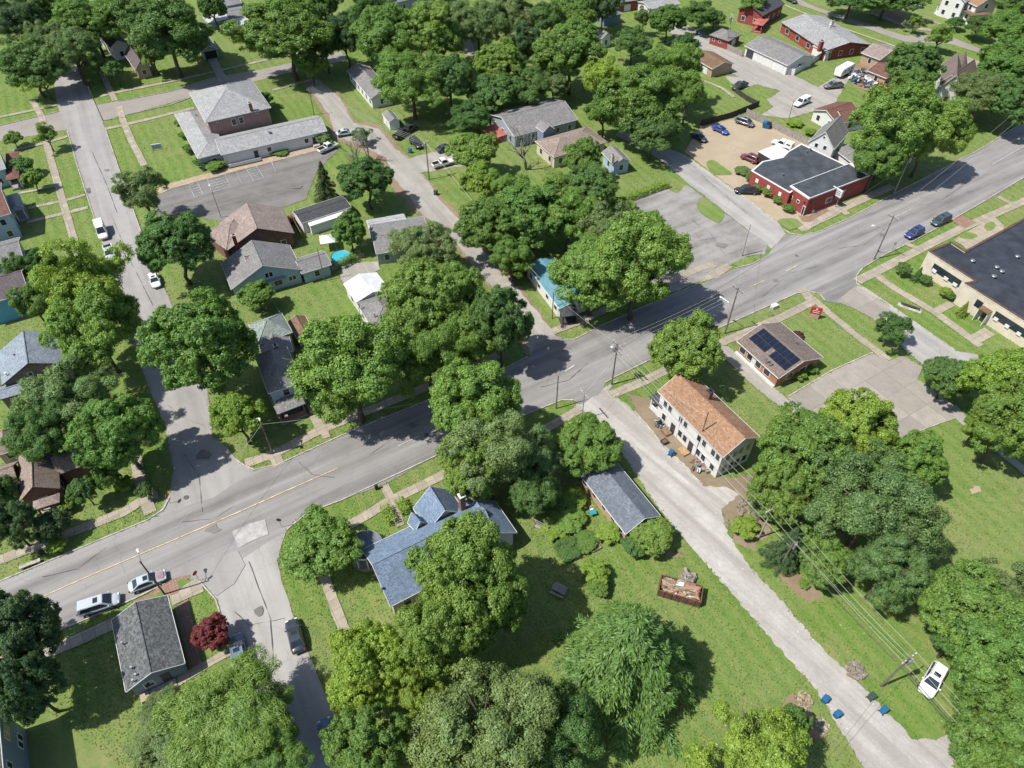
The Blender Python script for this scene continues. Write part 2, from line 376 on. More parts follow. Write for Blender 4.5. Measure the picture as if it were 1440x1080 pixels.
def ribbon(name, px, w, mat, jit=.04, z0=None, high=0.0, kind='structure'):
    pts = refine([P(x, y) for x, y in px], 1.0, 0, False)
    l = offset_line(pts, w / 2); r = offset_line(pts, -w / 2)
    for q in (l, r):
        for p in q: p += Vector((rng.uniform(-jit, jit), rng.uniform(-jit, jit)))
    if z0 is None and not high: z0 = nextz()
    mb = MB(); n = len(pts)
    if not high and mat not in ('dark_patch', 'road_yellow', 'road_white', 'bay_paint'): PAVED.append(np.array([(p.x, p.y) for p in l] + [(p.x, p.y) for p in r[::-1]]))
    if high:
        rings = [[(l[i].x, l[i].y, 0), (r[i].x, r[i].y, 0), (r[i].x, r[i].y, high), (l[i].x, l[i].y, high)] for i in range(n)]
        mb.loft(rings)
    else:
        mb.add([(p.x, p.y, z0) for p in r] + [(p.x, p.y, z0) for p in l], [(i, i + 1, n + i + 1, n + i) for i in range(n - 1)])
    o = part(name, mb, mat); o['kind'] = kind
    return o

g = bpy.data.meshes.new('lawn_ground'); g.from_pydata([(-1500, -400, 0), (1500, -400, 0), (1500, 2600, 0), (-1500, 2600, 0)], [], [(0, 1, 2, 3)])
g.materials.append(MATS['lawn']); go = bpy.data.objects.new('ground', g); col.objects.link(go); go['kind'] = 'structure'

# gravel and dirt first, then tarmac, then paths, then islands and marks
sheet('road_dirt_edge', [(440, 105), (478, 132), (500, 170), (535, 175), (560, 205), (592, 240), (622, 278), (645, 302), (715, 385), (735, 407), (790, 478), (742, 505), (712, 440), (683, 400), (625, 330), (582, 297), (548, 260), (530, 225), (470, 195), (455, 160), (428, 120)], 'dirt', .3)
sheet('alley', [(445, 110), (476, 135), (497, 172), (532, 181), (555, 207), (575, 225), (600, 250), (617, 280), (640, 303), (710, 388), (727, 405), (783, 472), (745, 500), (737, 462), (713, 420), (682, 394), (628, 326), (588, 297), (573, 273), (553, 250), (543, 222), (500, 200), (470, 192), (462, 160), (436, 125)], 'alley_gravel', .25)
sheet('driveway', [(572, 223), (640, 205), (660, 215), (655, 232), (590, 244)], 'alley_gravel', .3)
sheet('bare_earth', [(880, 552), (920, 565), (1000, 672), (1060, 668), (1046, 700), (1022, 745), (1015, 716), (988, 686), (933, 627), (892, 578)], 'brown_litter', .35)
sheet('bare_earth', [(1015, 716), (1045, 690), (1085, 735), (1062, 775), (1035, 760)], 'brown_litter', .5)
sheet('driveway', [(640, 15), (655, 22), (670, 78), (655, 78)], 'alley_gravel', .3)
sheet('bare_earth', [(1085, 805), (1105, 800), (1125, 808), (1150, 830), (1155, 842), (1135, 847), (1118, 835)], 'dirt', .4, soft=1)
sheet('bare_earth', [(1195, 941), (1210, 937), (1216, 950), (1208, 960), (1198, 956)], 'dirt', .4, soft=1)
sheet('bare_earth', [(1098, 980), (1120, 970), (1150, 1005), (1165, 1035), (1140, 1040), (1105, 1020)], 'dirt', .4, soft=1)
sheet('bare_earth', [(935, 776), (955, 774), (962, 784), (945, 788)], 'dirt', .5, soft=2)
sheet('bare_earth', [(1362, 684), (1375, 680), (1376, 692), (1362, 697)], 'tan_dirt', .5, soft=1)
sheet('garden_bed', [(792, 775), (835, 755), (852, 762), (812, 787)], 'tan_dirt', .3)
sheet('gravel_lane', [(806, 574), (818, 560), (850, 545), (866, 556), (905, 590), (935, 628), (962, 652), (990, 684), (1017, 684), (1040, 695), (1015, 716), (1023, 750), (1052, 794), (1104, 850), (1156, 912), (1222, 974), (1282, 1038), (1315, 1040), (1363, 1022), (1372, 1030), (1345, 1056), (1337, 1100), (1400, 1200), (1290, 1200), (1225, 1095), (1188, 1037), (1149, 972), (1056, 866), (963, 759), (927, 717), (882, 647), (850, 602), (835, 582)], 'gravel', .16, .45)
sheet('brick_street', [(-80, 200), (0, 177), (80, 158), (167, 142), (240, 128), (303, 108), (367, 98), (480, 72), (487, 85), (400, 104), (360, 114), (267, 137), (178, 162), (93, 183), (0, 199), (-80, 224)], 'brick_paving', .1)
sheet('far_street', [(1110, -8), (1147, 10), (1200, 27), (1272, 50), (1333, 50), (1402, 78), (1500, 120), (1500, 140), (1398, 81), (1337, 62), (1272, 59), (1200, 34), (1100, -2)], 'brick_paving', .1)
sheet('far_driveway', [(1228, 16), (1262, 10), (1300, 40), (1275, 38)], 'dirt', .3)
sheet('back_alley', [(940, 20), (962, 33), (1017, 62), (1047, 79), (1113, 105), (1150, 122), (1175, 108), (1195, 108), (1182, 132), (1170, 150), (1140, 158), (1107, 167), (1070, 162), (1088, 150), (1078, 140), (1098, 128), (1060, 118), (1030, 104), (1022, 88), (975, 67), (940, 45)], 'alley_gravel', .25)
sheet('driveway', [(1020, 108), (1062, 108), (1080, 112), (1048, 126), (1034, 122)], 'alley_gravel', .3)
sheet('junk_yard_dirt', [(1195, 95), (1215, 85), (1250, 112), (1252, 128), (1232, 132), (1200, 122)], 'dirt', .3)
sheet('church_lot', [(205, 282), (232, 264), (340, 235), (448, 208), (462, 198), (475, 212), (446, 240), (430, 281), (393, 294), (310, 312), (260, 300), (225, 305)], 'asphalt_lot', .15)
sheet('side_street', [(60, 60), (70, 80), (80, 147), (95, 185), (110, 237), (123, 280), (133, 307), (143, 338), (175, 437), (188, 473), (205, 535), (230, 593), (244, 660), (240, 692), (225, 720), (207, 734), (300, 780), (360, 700), (358, 660), (347, 657), (330, 645), (318, 627), (299, 616), (297, 580), (290, 540), (247, 440), (205, 345), (170, 245), (147, 178), (144, 166), (127, 132), (115, 103), (95, 60)], 'asphalt_side', .1)
sheet('lower_street', [(272, 800), (281, 818), (305, 844), (311, 867), (320, 900), (330, 960), (345, 1100), (350, 1190), (545, 1190), (505, 1085), (470, 1000), (440, 935), (415, 870), (400, 827), (391, 795), (396, 763), (403, 746), (430, 720), (420, 700)], 'asphalt_pale', .12)
sheet('lane', [(880, 175), (925, 203), (962, 218), (1010, 252), (1050, 280), (1095, 314), (1106, 330), (1085, 350), (1050, 322), (967, 258), (942, 236), (917, 218), (865, 190)], 'asphalt_pale', .08)
sheet('corner_lot', [(840, 330), (893, 281), (917, 271), (940, 266), (952, 272), (966, 260), (1050, 323), (1082, 343), (1075, 358), (1050, 360), (1028, 372), (990, 393), (950, 410), (900, 420), (840, 400)], 'asphalt_rough', .2)
sheet('main_road', [(-60, 845), (0, 818), (70, 789), (207, 732), (225, 723), (300, 700), (358, 661), (390, 654), (480, 613), (505, 598), (595, 566), (713, 517), (745, 501), (760, 470), (788, 473), (793, 478), (807, 478), (842, 460), (900, 434), (993, 397), (1035, 378), (1057, 372), (1080, 358), (1103, 330), (1127, 330), (1150, 327), (1200, 304), (1257, 273), (1375, 212), (1423, 182), (1500, 140), (1500, 215), (1440, 250), (1405, 273), (1338, 310), (1283, 340), (1245, 358), (1215, 376), (1205, 386), (1203, 400), (1215, 406), (1190, 428), (1160, 424), (1152, 413), (1137, 410), (1120, 413), (1058, 442), (1017, 459), (915, 506), (852, 538), (848, 548), (830, 565), (815, 569), (806, 563), (790, 563), (767, 572), (743, 582), (612, 642), (543, 680), (480, 704), (428, 722), (400, 748), (300, 812), (281, 818), (260, 812), (233, 820), (190, 842), (115, 874), (72, 888), (0, 920), (-60, 948)], 'asphalt_main', .05)
sheet('gravel_spill', [(835, 560), (850, 546), (872, 535), (862, 545), (855, 553), (875, 580), (840, 585), (815, 572)], 'gravel', .4)
sheet('parking_apron', [(982, 398), (990, 388), (1022, 370), (1030, 376), (1010, 390)], 'walk', .05)
sheet('office_drive', [(1188, 426), (1205, 402), (1215, 405), (1255, 432), (1342, 493), (1374, 499), (1395, 520), (1345, 540), (1300, 515), (1272, 492), (1227, 448), (1200, 432)], 'asphalt_pale', .06)
sheet('concrete_apron', [(1176, 424), (1203, 402), (1252, 430), (1243, 456), (1227, 448), (1200, 434)], 'plaza', .04)
sheet('concrete_lot', [(1107, 560), (1170, 522), (1227, 497), (1250, 508), (1268, 500), (1297, 516), (1290, 534), (1345, 572), (1343, 587), (1285, 608), (1230, 640), (1180, 650), (1137, 590)], 'plaza', .04)
sheet('gravel_path', [(1338, 572), (1345, 570), (1372, 605), (1445, 658), (1440, 668), (1365, 607), (1342, 588)], 'alley_gravel', .12)
sheet('gray_driveway', [(1008, 486), (1024, 487), (1045, 505), (1092, 548), (1132, 584), (1118, 582), (1098, 572), (1080, 560), (1043, 528), (1016, 500)], 'alley_gravel', .1)
sheet('tan_parking', [(962, 214), (985, 179), (1047, 163), (1085, 180), (1135, 203), (1180, 230), (1180, 290), (1130, 318), (1115, 311), (1092, 311), (1050, 279), (1010, 250)], 'tan_dirt', .15)
sheet('side_yard_walk', [(245, 855), (265, 842), (285, 935), (268, 945)], 'brick_walk', .03)

CYC[0] = ZC[0] + .004
W = 'walk'
ribbon('sidewalk', [(-40, 806), (0, 788), (93, 752), (175, 720), (203, 702), (222, 695)], 1.6, W)
ribbon('sidewalk', [(186, 620), (192, 648), (197, 676), (205, 703), (212, 722)], 1.7, W)
ribbon('sidewalk', [(345, 652), (383, 640), (455, 603), (520, 577), (600, 545), (700, 500)], 1.7, W)
ribbon('sidewalk', [(382, 632), (393, 655)], 1.8, W)
ribbon('sidewalk', [(452, 596), (460, 616)], 1.2, W)
ribbon('sidewalk', [(443, 583), (452, 604)], 1.8, W)
ribbon('sidewalk', [(455, 755), (500, 734), (548, 697 + 8), (632, 664), (740, 620), (815, 576)], 1.6, W)
ribbon('sidewalk', [(540, 683), (551, 702), (563, 740)], 1.3, W)
ribbon('sidewalk', [(452, 800), (470, 850), (490, 900)], 1.4, W)
ribbon('sidewalk', [(776, 467), (816, 452), (900, 415), (985, 377), (1005, 372)], 1.7, W)
ribbon('sidewalk', [(858, 556), (900, 539), (1010, 484), (1102, 445), (1150, 421)], 1.7, W)
ribbon('sidewalk', [(1148, 424), (1165, 440), (1200, 469), (1250, 507)], 1.5, W)
ribbon('sidewalk', [(1128, 405), (1140, 423)], 1.8, W)
ribbon('sidewalk', [(1205, 396), (1225, 386), (1272, 362), (1293, 351), (1353, 321), (1445, 281), (1490, 258)], 2.0, W)
ribbon('sidewalk', [(1228, 384), (1255, 404), (1315, 440), (1379, 487)], 1.7, W)
ribbon('sidewalk', [(1315, 439), (1338, 427)], 1.6, W)
ribbon('sidewalk', [(1370, 478), (1392, 466)], 2.2, W)
ribbon('sidewalk', [(1273, 343), (1293, 351)], 1.2, W)
ribbon('sidewalk', [(1403, 277), (1425, 288)], 1.2, W)
sheet('forecourt', [(1340, 338), (1398, 305), (1412, 318), (1410, 330), (1360, 352), (1350, 344)], W, .02)
sheet('brick_crossing', [(1338, 311), (1352, 303), (1372, 313), (1356, 322)], 'brick_walk', .02)
ribbon('sidewalk', [(1113, 308), (1128, 322), (1140, 315), (1200, 286), (1255, 262)], 2.2, W)
ribbon('sidewalk', [(1180, 293), (1192, 302)], 1.5, W)
sheet('brick_forecourt', [(1122, 303), (1137, 304), (1162, 292), (1166, 297), (1138, 313), (1128, 312)], 'brick_walk', .03)
ribbon('sidewalk', [(-40, 935), (67, 918), (112, 899), (158, 878), (200, 858)], 1.7, W)
ribbon('sidewalk', [(240, 842), (262, 832), (284, 822)], 2.3, W)
sheet('brick_verge', [(188, 846), (210, 836), (228, 822), (250, 812), (270, 808), (250, 835), (232, 840), (200, 852)], 'brick_walk', .06)
ribbon('sidewalk', [(198, 985), (230, 972), (285, 938), (325, 915)], 1.1, W)
ribbon('sidewalk', [(45, 140), (60, 167), (65, 200), (84, 268), (105, 340), (128, 420), (150, 500)], 1.6, W)
ribbon('sidewalk', [(-20, 170), (0, 165), (48, 155), (80, 148)], 1.3, W)
ribbon('sidewalk', [(18, 212), (62, 202), (95, 192)], 1.2, W)
ribbon('sidewalk', [(27, 272), (50, 268), (78, 262)], .9, W)
ribbon('sidewalk', [(40, 293), (92, 282), (120, 274)], 1.1, W)
ribbon('sidewalk', [(38, 313), (62, 307), (92, 300), (124, 292)], 1.3, W)
ribbon('sidewalk', [(168, 150), (172, 167), (185, 198), (203, 233)], 1.6, W)
ribbon('sidewalk', [(148, 182), (200, 170), (273, 152)], 1.4, W)
ribbon('sidewalk', [(138, 88), (148, 112), (162, 142)], 1.6, W)
ribbon('sidewalk', [(140, 136), (160, 131), (240, 115), (303, 101), (363, 87), (420, 75)], 1.3, W)
ribbon('sidewalk', [(383, 127), (412, 120), (440, 112)], 1.1, W)
sheet('driveway', [(291, 82), (302, 78), (316, 104), (324, 114), (308, 117), (300, 98)], 'alley_gravel', .1)
ribbon('church_path', [(222, 270), (240, 262), (340, 235), (448, 208)], 2.6, 'tan_walk')
ribbon('sidewalk', [(965, 108), (990, 114), (1015, 124), (1032, 137)], 1.1, W)
ribbon('sidewalk', [(1100, 6), (1150, 27), (1200, 45), (1260, 66)], 1.1, W)
ribbon('sidewalk', [(1300, 27), (1320, 33), (1340, 40)], 1.0, W)
ribbon('far_path', [(1225, 18), (1275, 38), (1310, 43)], 2.2, 'walk')
sheet('driveway', [(1355, 78), (1390, 91), (1378, 100), (1350, 88)], W, .05)
sheet('driveway', [(480, 372), (533, 368), (535, 380), (485, 400), (478, 390)], 'alley_gravel', .2)
sheet('driveway', [(745, 60), (765, 52), (790, 66), (745, 75)], 'walk', .2)

CYC[0] = ZC[0] + .042
for px in ([(992, 231), (996, 226), (1004, 225), (1018, 236), (1033, 246), (1015, 247), (1000, 246)], [(1093, 311), (1099, 308), (1118, 307), (1130, 317), (1112, 325), (1104, 322)], [(977, 290), (985, 281), (994, 280), (1012, 291), (1020, 302), (1012, 315), (1003, 311), (988, 303)],
           [(1127, 329), (1138, 322), (1145, 327), (1136, 330)], [(1345, 333), (1360, 326), (1378, 332), (1362, 338)], [(1381, 318), (1396, 311), (1401, 320), (1389, 327)], [(1345, 341), (1350, 343), (1358, 348), (1352, 346)]):
    sheet('grass_island', px, 'lawn', .05, soft=1)
sheet('grass_island', [(1028, 372), (1048, 362), (1062, 362), (1058, 372), (1040, 377)], 'lawn', .1)
sheet('grass_island', [(250, 818), (256, 814), (268, 818), (252, 829)], 'lawn', .02)
sheet('grass_verge', [(208, 842), (228, 832), (232, 838), (212, 850)], 'lawn', .05)

# painted and worn marks on the road
def mark(name, px, w, mat, jit=.02): return ribbon(name, px, w, mat, jit)
mark('yellow_centre_line', [(-40, 885), (15, 860), (120, 813), (240, 762), (335, 721), (400, 692), (475, 659)], .16, 'road_yellow')
mark('white_dash', [(795, 523), (808, 514)], .18, 'road_white'); mark('white_dash', [(1105, 382), (1122, 374)], .18, 'road_yellow'); mark('white_dash', [(1052, 405), (1075, 395)], .14, 'road_yellow')
mark('white_dash', [(1257, 307), (1285, 293)], .12, 'road_white'); mark('white_dash', [(1395, 232), (1440, 206)], .14, 'road_white'); mark('white_dash', [(560, 628), (590, 614)], .12, 'road_white')
sheet('road_patch', [(327, 748), (352, 737), (373, 731), (378, 752), (357, 760), (335, 772)], 'old_patch', .04)
sheet('road_patch', [(250, 800), (272, 793), (300, 785), (335, 775), (345, 795), (330, 822), (306, 838), (283, 818)], 'asphalt_side', .08)
for a_ in ([(1003, 215), (1040, 240)], ): pass
for px in ([(140, 312), (144, 320)],): mark('oil_stain', px, .5, 'dark_patch', .2)
for px in ([(123, 265), (126, 272)],): mark('oil_stain', px, .7, 'dark_patch', .2)
# crack sealing, stains, patches and manhole covers on the tarmac
for px in ([(60, 812), (110, 800), (150, 770)], [(255, 735), (300, 730), (330, 712)], [(420, 650), (440, 668), (470, 672)], [(520, 640), (560, 612), (600, 605)], [(640, 585), (690, 575), (720, 555)], [(760, 545), (800, 535), (825, 512)], [(905, 470), (960, 455), (1000, 425)], [(1070, 420), (1110, 385), (1160, 372)], [(1180, 350), (1215, 345), (1250, 318)], [(1290, 290), (1320, 285), (1370, 250)],
           [(260, 640), (280, 670), (285, 720)], [(235, 570), (262, 590), (290, 600)], [(130, 215), (150, 260), (165, 300)], [(155, 300), (185, 370), (215, 430)], [(350, 790), (365, 830), (380, 870), (385, 930)], [(330, 860), (350, 880), (400, 870)], [(975, 235), (1010, 268), (1050, 300)], [(930, 330), (980, 340), (1030, 330)], [(960, 300), (1000, 330), (1020, 360)]):
    mark('crack_seal', px, rng.uniform(.04, .08), 'dark_patch', .05)
for px, r_ in (((300, 745), 1.0), ((580, 600), .8), ((790, 505), .9), ((1090, 395), .7), ((285, 640), 1.2), ((150, 240), .7), ((365, 860), .8), ((1015, 345), 1.2), ((415, 262), 1.5), ((1240, 330), .8)):
    c_ = P(*px); sheet_pts = [(c_.x + r_ * rng.uniform(.6, 1.3) * math.cos(k * .7), c_.y + r_ * rng.uniform(.4, 1.0) * math.sin(k * .7)) for k in range(9)]
    zz = nextz(); m_ = MB(); m_.add([(x, y, zz) for x, y in sheet_pts], [tuple(range(9))]); o_ = part('oil_stain', m_, 'asphalt_lot'); o_['kind'] = 'structure'
for px in ((262, 700), (600, 612), (1120, 360), (158, 270)):
    c_ = P(*px); zz = nextz(); m_ = MB(); m_.add([(c_.x + .38 * math.cos(k * .45), c_.y + .38 * math.sin(k * .45), zz + .002) for k in range(14)], [tuple(range(14))]); o_ = part('manhole_cover', m_, 'dark_patch'); o_['kind'] = 'structure'
# parking bays by the church
def bay(a, b, c, d, n):
    A_, B_, C_, D_ = [Vector(q) for q in (a, b, c, d)]
    for q in ((A_, B_), (C_, D_)): mark('bay_line', [tuple(q[0]), tuple(q[1])], .11, 'bay_paint')
    for i in range(n + 1):
        t = i / n; mark('bay_line', [tuple(A_.lerp(B_, t)), tuple(C_.lerp(D_, t))], .11, 'bay_paint')
bay((266, 261), (274, 278), (278, 257), (286, 274), 5)
bay((292, 253), (298, 271), (317, 246), (324, 263), 5)
bay((346, 237), (357, 255), (360, 233), (371, 250), 6)
mark('bay_line', [(332, 241), (340, 258)], .1, 'bay_paint'); mark('bay_line', [(382, 228), (388, 242)], .1, 'bay_paint')

# kerbs: real steps along the main road and its corners
for px in ([(-60, 845), (0, 818), (70, 789), (207, 732)], [(207, 732), (230, 717), (239, 700)], [(330, 645), (345, 656), (358, 661), (390, 654), (480, 613), (595, 566), (713, 517), (742, 502)], [(793, 478), (807, 478), (842, 460), (900, 434), (982, 400)],
           [(1032, 378), (1057, 372), (1068, 366)], [(1100, 322), (1112, 329), (1127, 331), (1150, 327), (1200, 304), (1257, 273), (1375, 212), (1423, 182), (1490, 146)], [(1490, 220), (1440, 250), (1338, 310), (1283, 340), (1245, 358), (1213, 377), (1204, 388), (1204, 399), (1216, 406), (1255, 432), (1342, 493)],
           [(852, 538), (862, 532), (915, 506), (1017, 459), (1120, 413), (1137, 410), (1152, 413), (1160, 423)], [(806, 563), (790, 563), (743, 582), (612, 642), (480, 704), (432, 722), (404, 745)],
           [(-60, 948), (0, 920), (115, 874), (190, 842), (233, 821)], [(281, 818), (304, 844), (311, 867)], [(95, 185), (110, 237), (143, 338)], [(148, 180), (170, 245), (205, 345)], [(80, 158), (0, 177), (-60, 195)], [(167, 143), (240, 129), (303, 109)], [(178, 162), (240, 148), (267, 138)],
           [(962, 218), (1010, 252), (1050, 280), (1094, 314)], [(1062, 228), (1024, 205)]):
    ribbon('kerb', px, .18, 'kerb', .015, high=.19)
for px in ([(1108, 558), (1170, 521), (1227, 496)], [(1343, 588), (1285, 609)], [(892, 578), (933, 627), (960, 655), (988, 682)], [(880, 283), (917, 270), (940, 264)]):
    ribbon('edging', px, .2, 'kerb', .03, high=.16)

# ------------------------------------------------------------------ buildings
class Blk: pass
def block(root, p0, p1, p2, he, rise=1.5, typ='gable', axis='u', roof='r_gray', wall='s_white', ov=.4, zref=None, th=.14, bnd=None, base=True, wallname='wall'):
    zr = he if zref is None else zref
    a, b, c = (Vector(P(x, y, zr)[:2]) for x, y in (p0, p1, p2))
    u = (b - a).normalized(); v = Vector((-u.y, u.x)); lv = (c - b).dot(v); lu = (b - a).length
    ctr = a + u * lu / 2 + v * lv / 2; lv = abs(lv)
    k = Blk(); k.ang = math.atan2(u.y, u.x); k.c = ctr; k.he = he; k.typ = typ
    if root is None: k.T = Matrix.Identity(4)
    else:
        k.T = root['_inv'] @ (Matrix.Translation((ctr.x, ctr.y, 0)) @ Matrix.Rotation(k.ang, 4, 'Z'))
    if zref == 0: lu += 2 * ov; lv += 2 * ov
    k.lu, k.lv, k.ov = lu, lv, ov; k.rise = rise; k.axis = axis; k.th = th; k.wallmat = wall; k.roofmat = roof
    return k
INV = {}
def house(name, label, cat, p0, p1, p2, he, **kw):
    k = block(None, p0, p1, p2, he, **{x: y for x, y in kw.items() if x not in ('group',)})
    root = thing(name, label, cat, (k.c.x, k.c.y, 0), k.ang, kw.get('group', 'houses of the neighbourhood'))
    INV[root.name] = (Matrix.Translation((k.c.x, k.c.y, 0)) @ Matrix.Rotation(k.ang, 4, 'Z')).inverted()
    k.root = root; shell(k); return k
def wing(h, p0, p1, p2, he, **kw):
    k = block(None, p0, p1, p2, he, **kw); k.root = h.root
    k.T = INV[h.root.name] @ (Matrix.Translation((k.c.x, k.c.y, 0)) @ Matrix.Rotation(k.ang, 4, 'Z'))
    shell(k); return k
def put(k, name, mb, mat, parent=None, smooth=False):
    mb.v = [tuple(k.T @ Vector(p)) for p in mb.v]
    return part(name, mb, mat, parent or k.root, smooth)
def shell(k):
    L, Wd, he, o, t, r = k.lu, k.lv, k.he, k.ov, k.th, k.rise
    if k.axis == 'v': L, Wd = Wd, L
    rot = Matrix.Rotation(math.pi / 2, 4, 'Z') if k.axis == 'v' else Matrix.Identity(4)
    hl, hw = L / 2, Wd / 2; il, iw = hl - o, hw - o
    k.il, k.iw = (il, iw) if k.axis == 'u' else (iw, il)
    w = MB(); rf = MB()
    if k.typ == 'gable':
        zw = he - t + r * o / hw - .004; za = he - t + r - .004
        sec = [(-iw, -.1), (iw, -.1), (iw, zw), (0, za), (-iw, zw)]
        w.loft([[(x, y, z) for y, z in sec] for x in (-il, il)])
        rs = [(-hw, he), (0, he + r), (hw, he), (hw, he - t), (0, he + r - t), (-hw, he - t)]
        rf.loft([[(x, y, z) for y, z in rs] for x in (-hl, hl)])
        tb = MB()
        for x in (-hl - .03, hl + .03):
            for s in (-1, 1): tb.add([(x - .025, s * (hw + .02), he - t - .06), (x + .025, s * (hw + .02), he - t - .06), (x + .025, s * (hw + .02), he - .02), (x - .025, s * (hw + .02), he - .02), (x - .025, 0, he + r - t - .06), (x + .025, 0, he + r - t - .06), (x + .025, 0, he + r - .02), (x - .025, 0, he + r - .02)],
                                      [(0, 1, 2, 3), (4, 7, 6, 5), (0, 4, 5, 1), (1, 5, 6, 2), (2, 6, 7, 3), (3, 7, 4, 0)])
        for s in (-1, 1): tb.box((0, s * (hw + .045), he - t * .5 - .02), (L - .1, .05, t + .05))
        rc = MB(); rc.tube([(-hl + .05, 0, he + r - .0), (hl - .05, 0, he + r - .0)], .09, 6)
    elif k.typ == 'hip':
        w.box((0, 0, (he - t - .1) / 2 - .002), (2 * il, 2 * iw, he - t + .1 - .004))
        d = min(hw, hl) * .96; e = max(hl - d, .05); f = max(hw - d, .05) if hw > hl else 0.02
        vs = [(-hl, -hw, he - t), (hl, -hw, he - t), (hl, hw, he - t), (-hl, hw, he - t), (-hl, -hw, he), (hl, -hw, he), (hl, hw, he), (-hl, hw, he), (-e, -f, he + r), (e, -f, he + r), (e, f, he + r), (-e, f, he + r)]
        rf.add(vs, [(3, 2, 1, 0), (0, 1, 5, 4), (1, 2, 6, 5), (2, 3, 7, 6), (3, 0, 4, 7), (4, 5, 9, 8), (5, 6, 10, 9), (6, 7, 11, 10), (7, 4, 8, 11), (8, 9, 10, 11)])
        tb = MB()
        for s in (-1, 1):
            tb.box((0, s * (hw + .03), he - t * .5 - .03), (L + .1, .05, t)); tb.box((s * (hl + .03), 0, he - t * .5 - .03), (.05, Wd + .0, t))
        rc = MB()
        for sx in (-1, 1):
            for sy in (-1, 1): rc.tube([(sx * hl * .99, sy * hw * .99, he + .02), (sx * e, sy * f, he + r)], .07, 5)
    else:                                        # flat with a low parapet
        w.box((0, 0, (he - .35) / 2 - .05), (2 * hl - .02, 2 * hw - .02, he - .35 + .1)); k.il, k.iw = (hl, hw) if k.axis == 'u' else (hw, hl)
        rf.box((0, 0, he - .30), (2 * hl - .4, 2 * hw - .4, .08)); tb = MB()
        for s in (-1, 1):
            tb.box((0, s * (hw - .11), he - .17), (2 * hl, .22, .36)); tb.box((s * (hl - .11), 0, he - .17), (.22, 2 * hw - .45, .36))
        rc = None
    for m in (w, rf, tb) + ((rc,) if rc else ()):
        m.v = [tuple(rot @ Vector(p)) for p in m.v]
    k.wall = put(k, 'wall', w, k.wallmat); k.roof = put(k, 'roof', rf, k.roofmat)
    put(k, 'roof_trim', tb, 'trim_white' if k.wallmat not in ('b_brown', 's_weathered', 'b_red') else 'trim_brown', k.wall)
    if rc: put(k, 'ridge_cap', rc, k.roofmat, k.roof)
def fr(k, face):                                 # frame of a wall face: origin, along, outward
    il, iw = k.il, k.iw
    return {'y-': ((-il, -iw), (1, 0), (0, -1), 2 * il), 'y+': ((il, iw), (-1, 0), (0, 1), 2 * il), 'x+': ((il, -iw), (0, 1), (1, 0), 2 * iw), 'x-': ((-il, iw), (0, -1), (-1, 0), 2 * iw)}[face]
def slab(k, face, s, z, w, h, d0, d1):
    o, a, n, L = fr(k, face); cx = o[0] + a[0] * s * L; cy = o[1] + a[1] * s * L; m = MB()
    c = (cx + n[0] * (d0 + d1) / 2, cy + n[1] * (d0 + d1) / 2, z); sz = (w, d1 - d0, h) if a[0] else (d1 - d0, w, h)
    m.box(c, sz); return m
def window(k, face, s, z, w=.95, h=1.35, frame='trim_white', double=False):
    f = slab(k, face, s, z, w + .22, h + .22, -.05, .05)
    o, a, n, L = fr(k, face)
    fo = put(k, 'window', f, frame)
    g = slab(k, face, s, z + h * .245, w, h * .48, .0, .065); q = slab(k, face, s, z - h * .255, w, h * .48, .0, .06); g.add(q.v, q.f)
    put(k, 'pane', g, 'glass', fo); return fo
def door(k, face, s, w=.95, h=2.05, mat='door_white', name='door'):
    d = slab(k, face, s, h / 2 + .1, w, h, -.05, .07); do = put(k, name, d, mat)
    if name == 'door': put(k, 'handle', slab(k, face, s + .3 / max(k.il, k.iw) * .5, 1.1, .08, .12, .05, .12), 'metal', do)
    return do
def autowin(k, faces=('x+', 'x-', 'y+', 'y-'), gap=3.2, w=.95, h=1.3, frame='trim_white', skip=()):
    st = max(1, int((k.he + .3) // 2.7))
    for fc in faces:
        L = fr(k, fc)[3]; n = max(1, int(L / gap))
        if L < 2.2: continue
        for j in range(st):
            for i in range(n):
                if (fc, i) in skip and j == 0: continue
                window(k, fc, (i + .5) / n, 1.55 + 2.75 * j, w, h, frame)
def chimney(k, px, py, ztop, z0, s=.8, mat='b_brown', cap='kerb'):
    w = INV[k.root.name] @ P(px, py, ztop); h = ztop - z0
    m = MB(); m.box((w.x, w.y, z0 + h / 2), (s, s, h)); c = part('chimney', m, mat, k.roof)
    c.matrix_parent_inverse = Matrix.Identity(4)
    m = MB(); m.box((w.x, w.y, ztop + .06), (s + .16, s + .16, .12)); part('chimney_cap', m, cap, k.root)
    m = MB(); m.box((w.x - s * .2, w.y, ztop + .2), (s * .26, s * .5, .18)); m.box((w.x + s * .2, w.y, ztop + .2), (s * .26, s * .5, .18)); part('flue', m, 'black_plain', k.root)
def vent(k, px, py, z, h=.45, r=.12, mat='metal'):
    w = INV[k.root.name] @ P(px, py, z); m = MB(); m.tube([(w.x, w.y, z - .5), (w.x, w.y, z + h)], r, 8); m.tube([(w.x, w.y, z + h - .02), (w.x, w.y, z + h + .1)], r * 1.7, 8)
    part('roof_vent', m, mat, k.root)
def lbox(k, name, x, y, z, sx, sy, sz, mat, rz=0):      # box in the block's own frame
    m = MB(); m.box((x, y, z), (sx, sy, sz), rz); return put(k, name, m, mat)
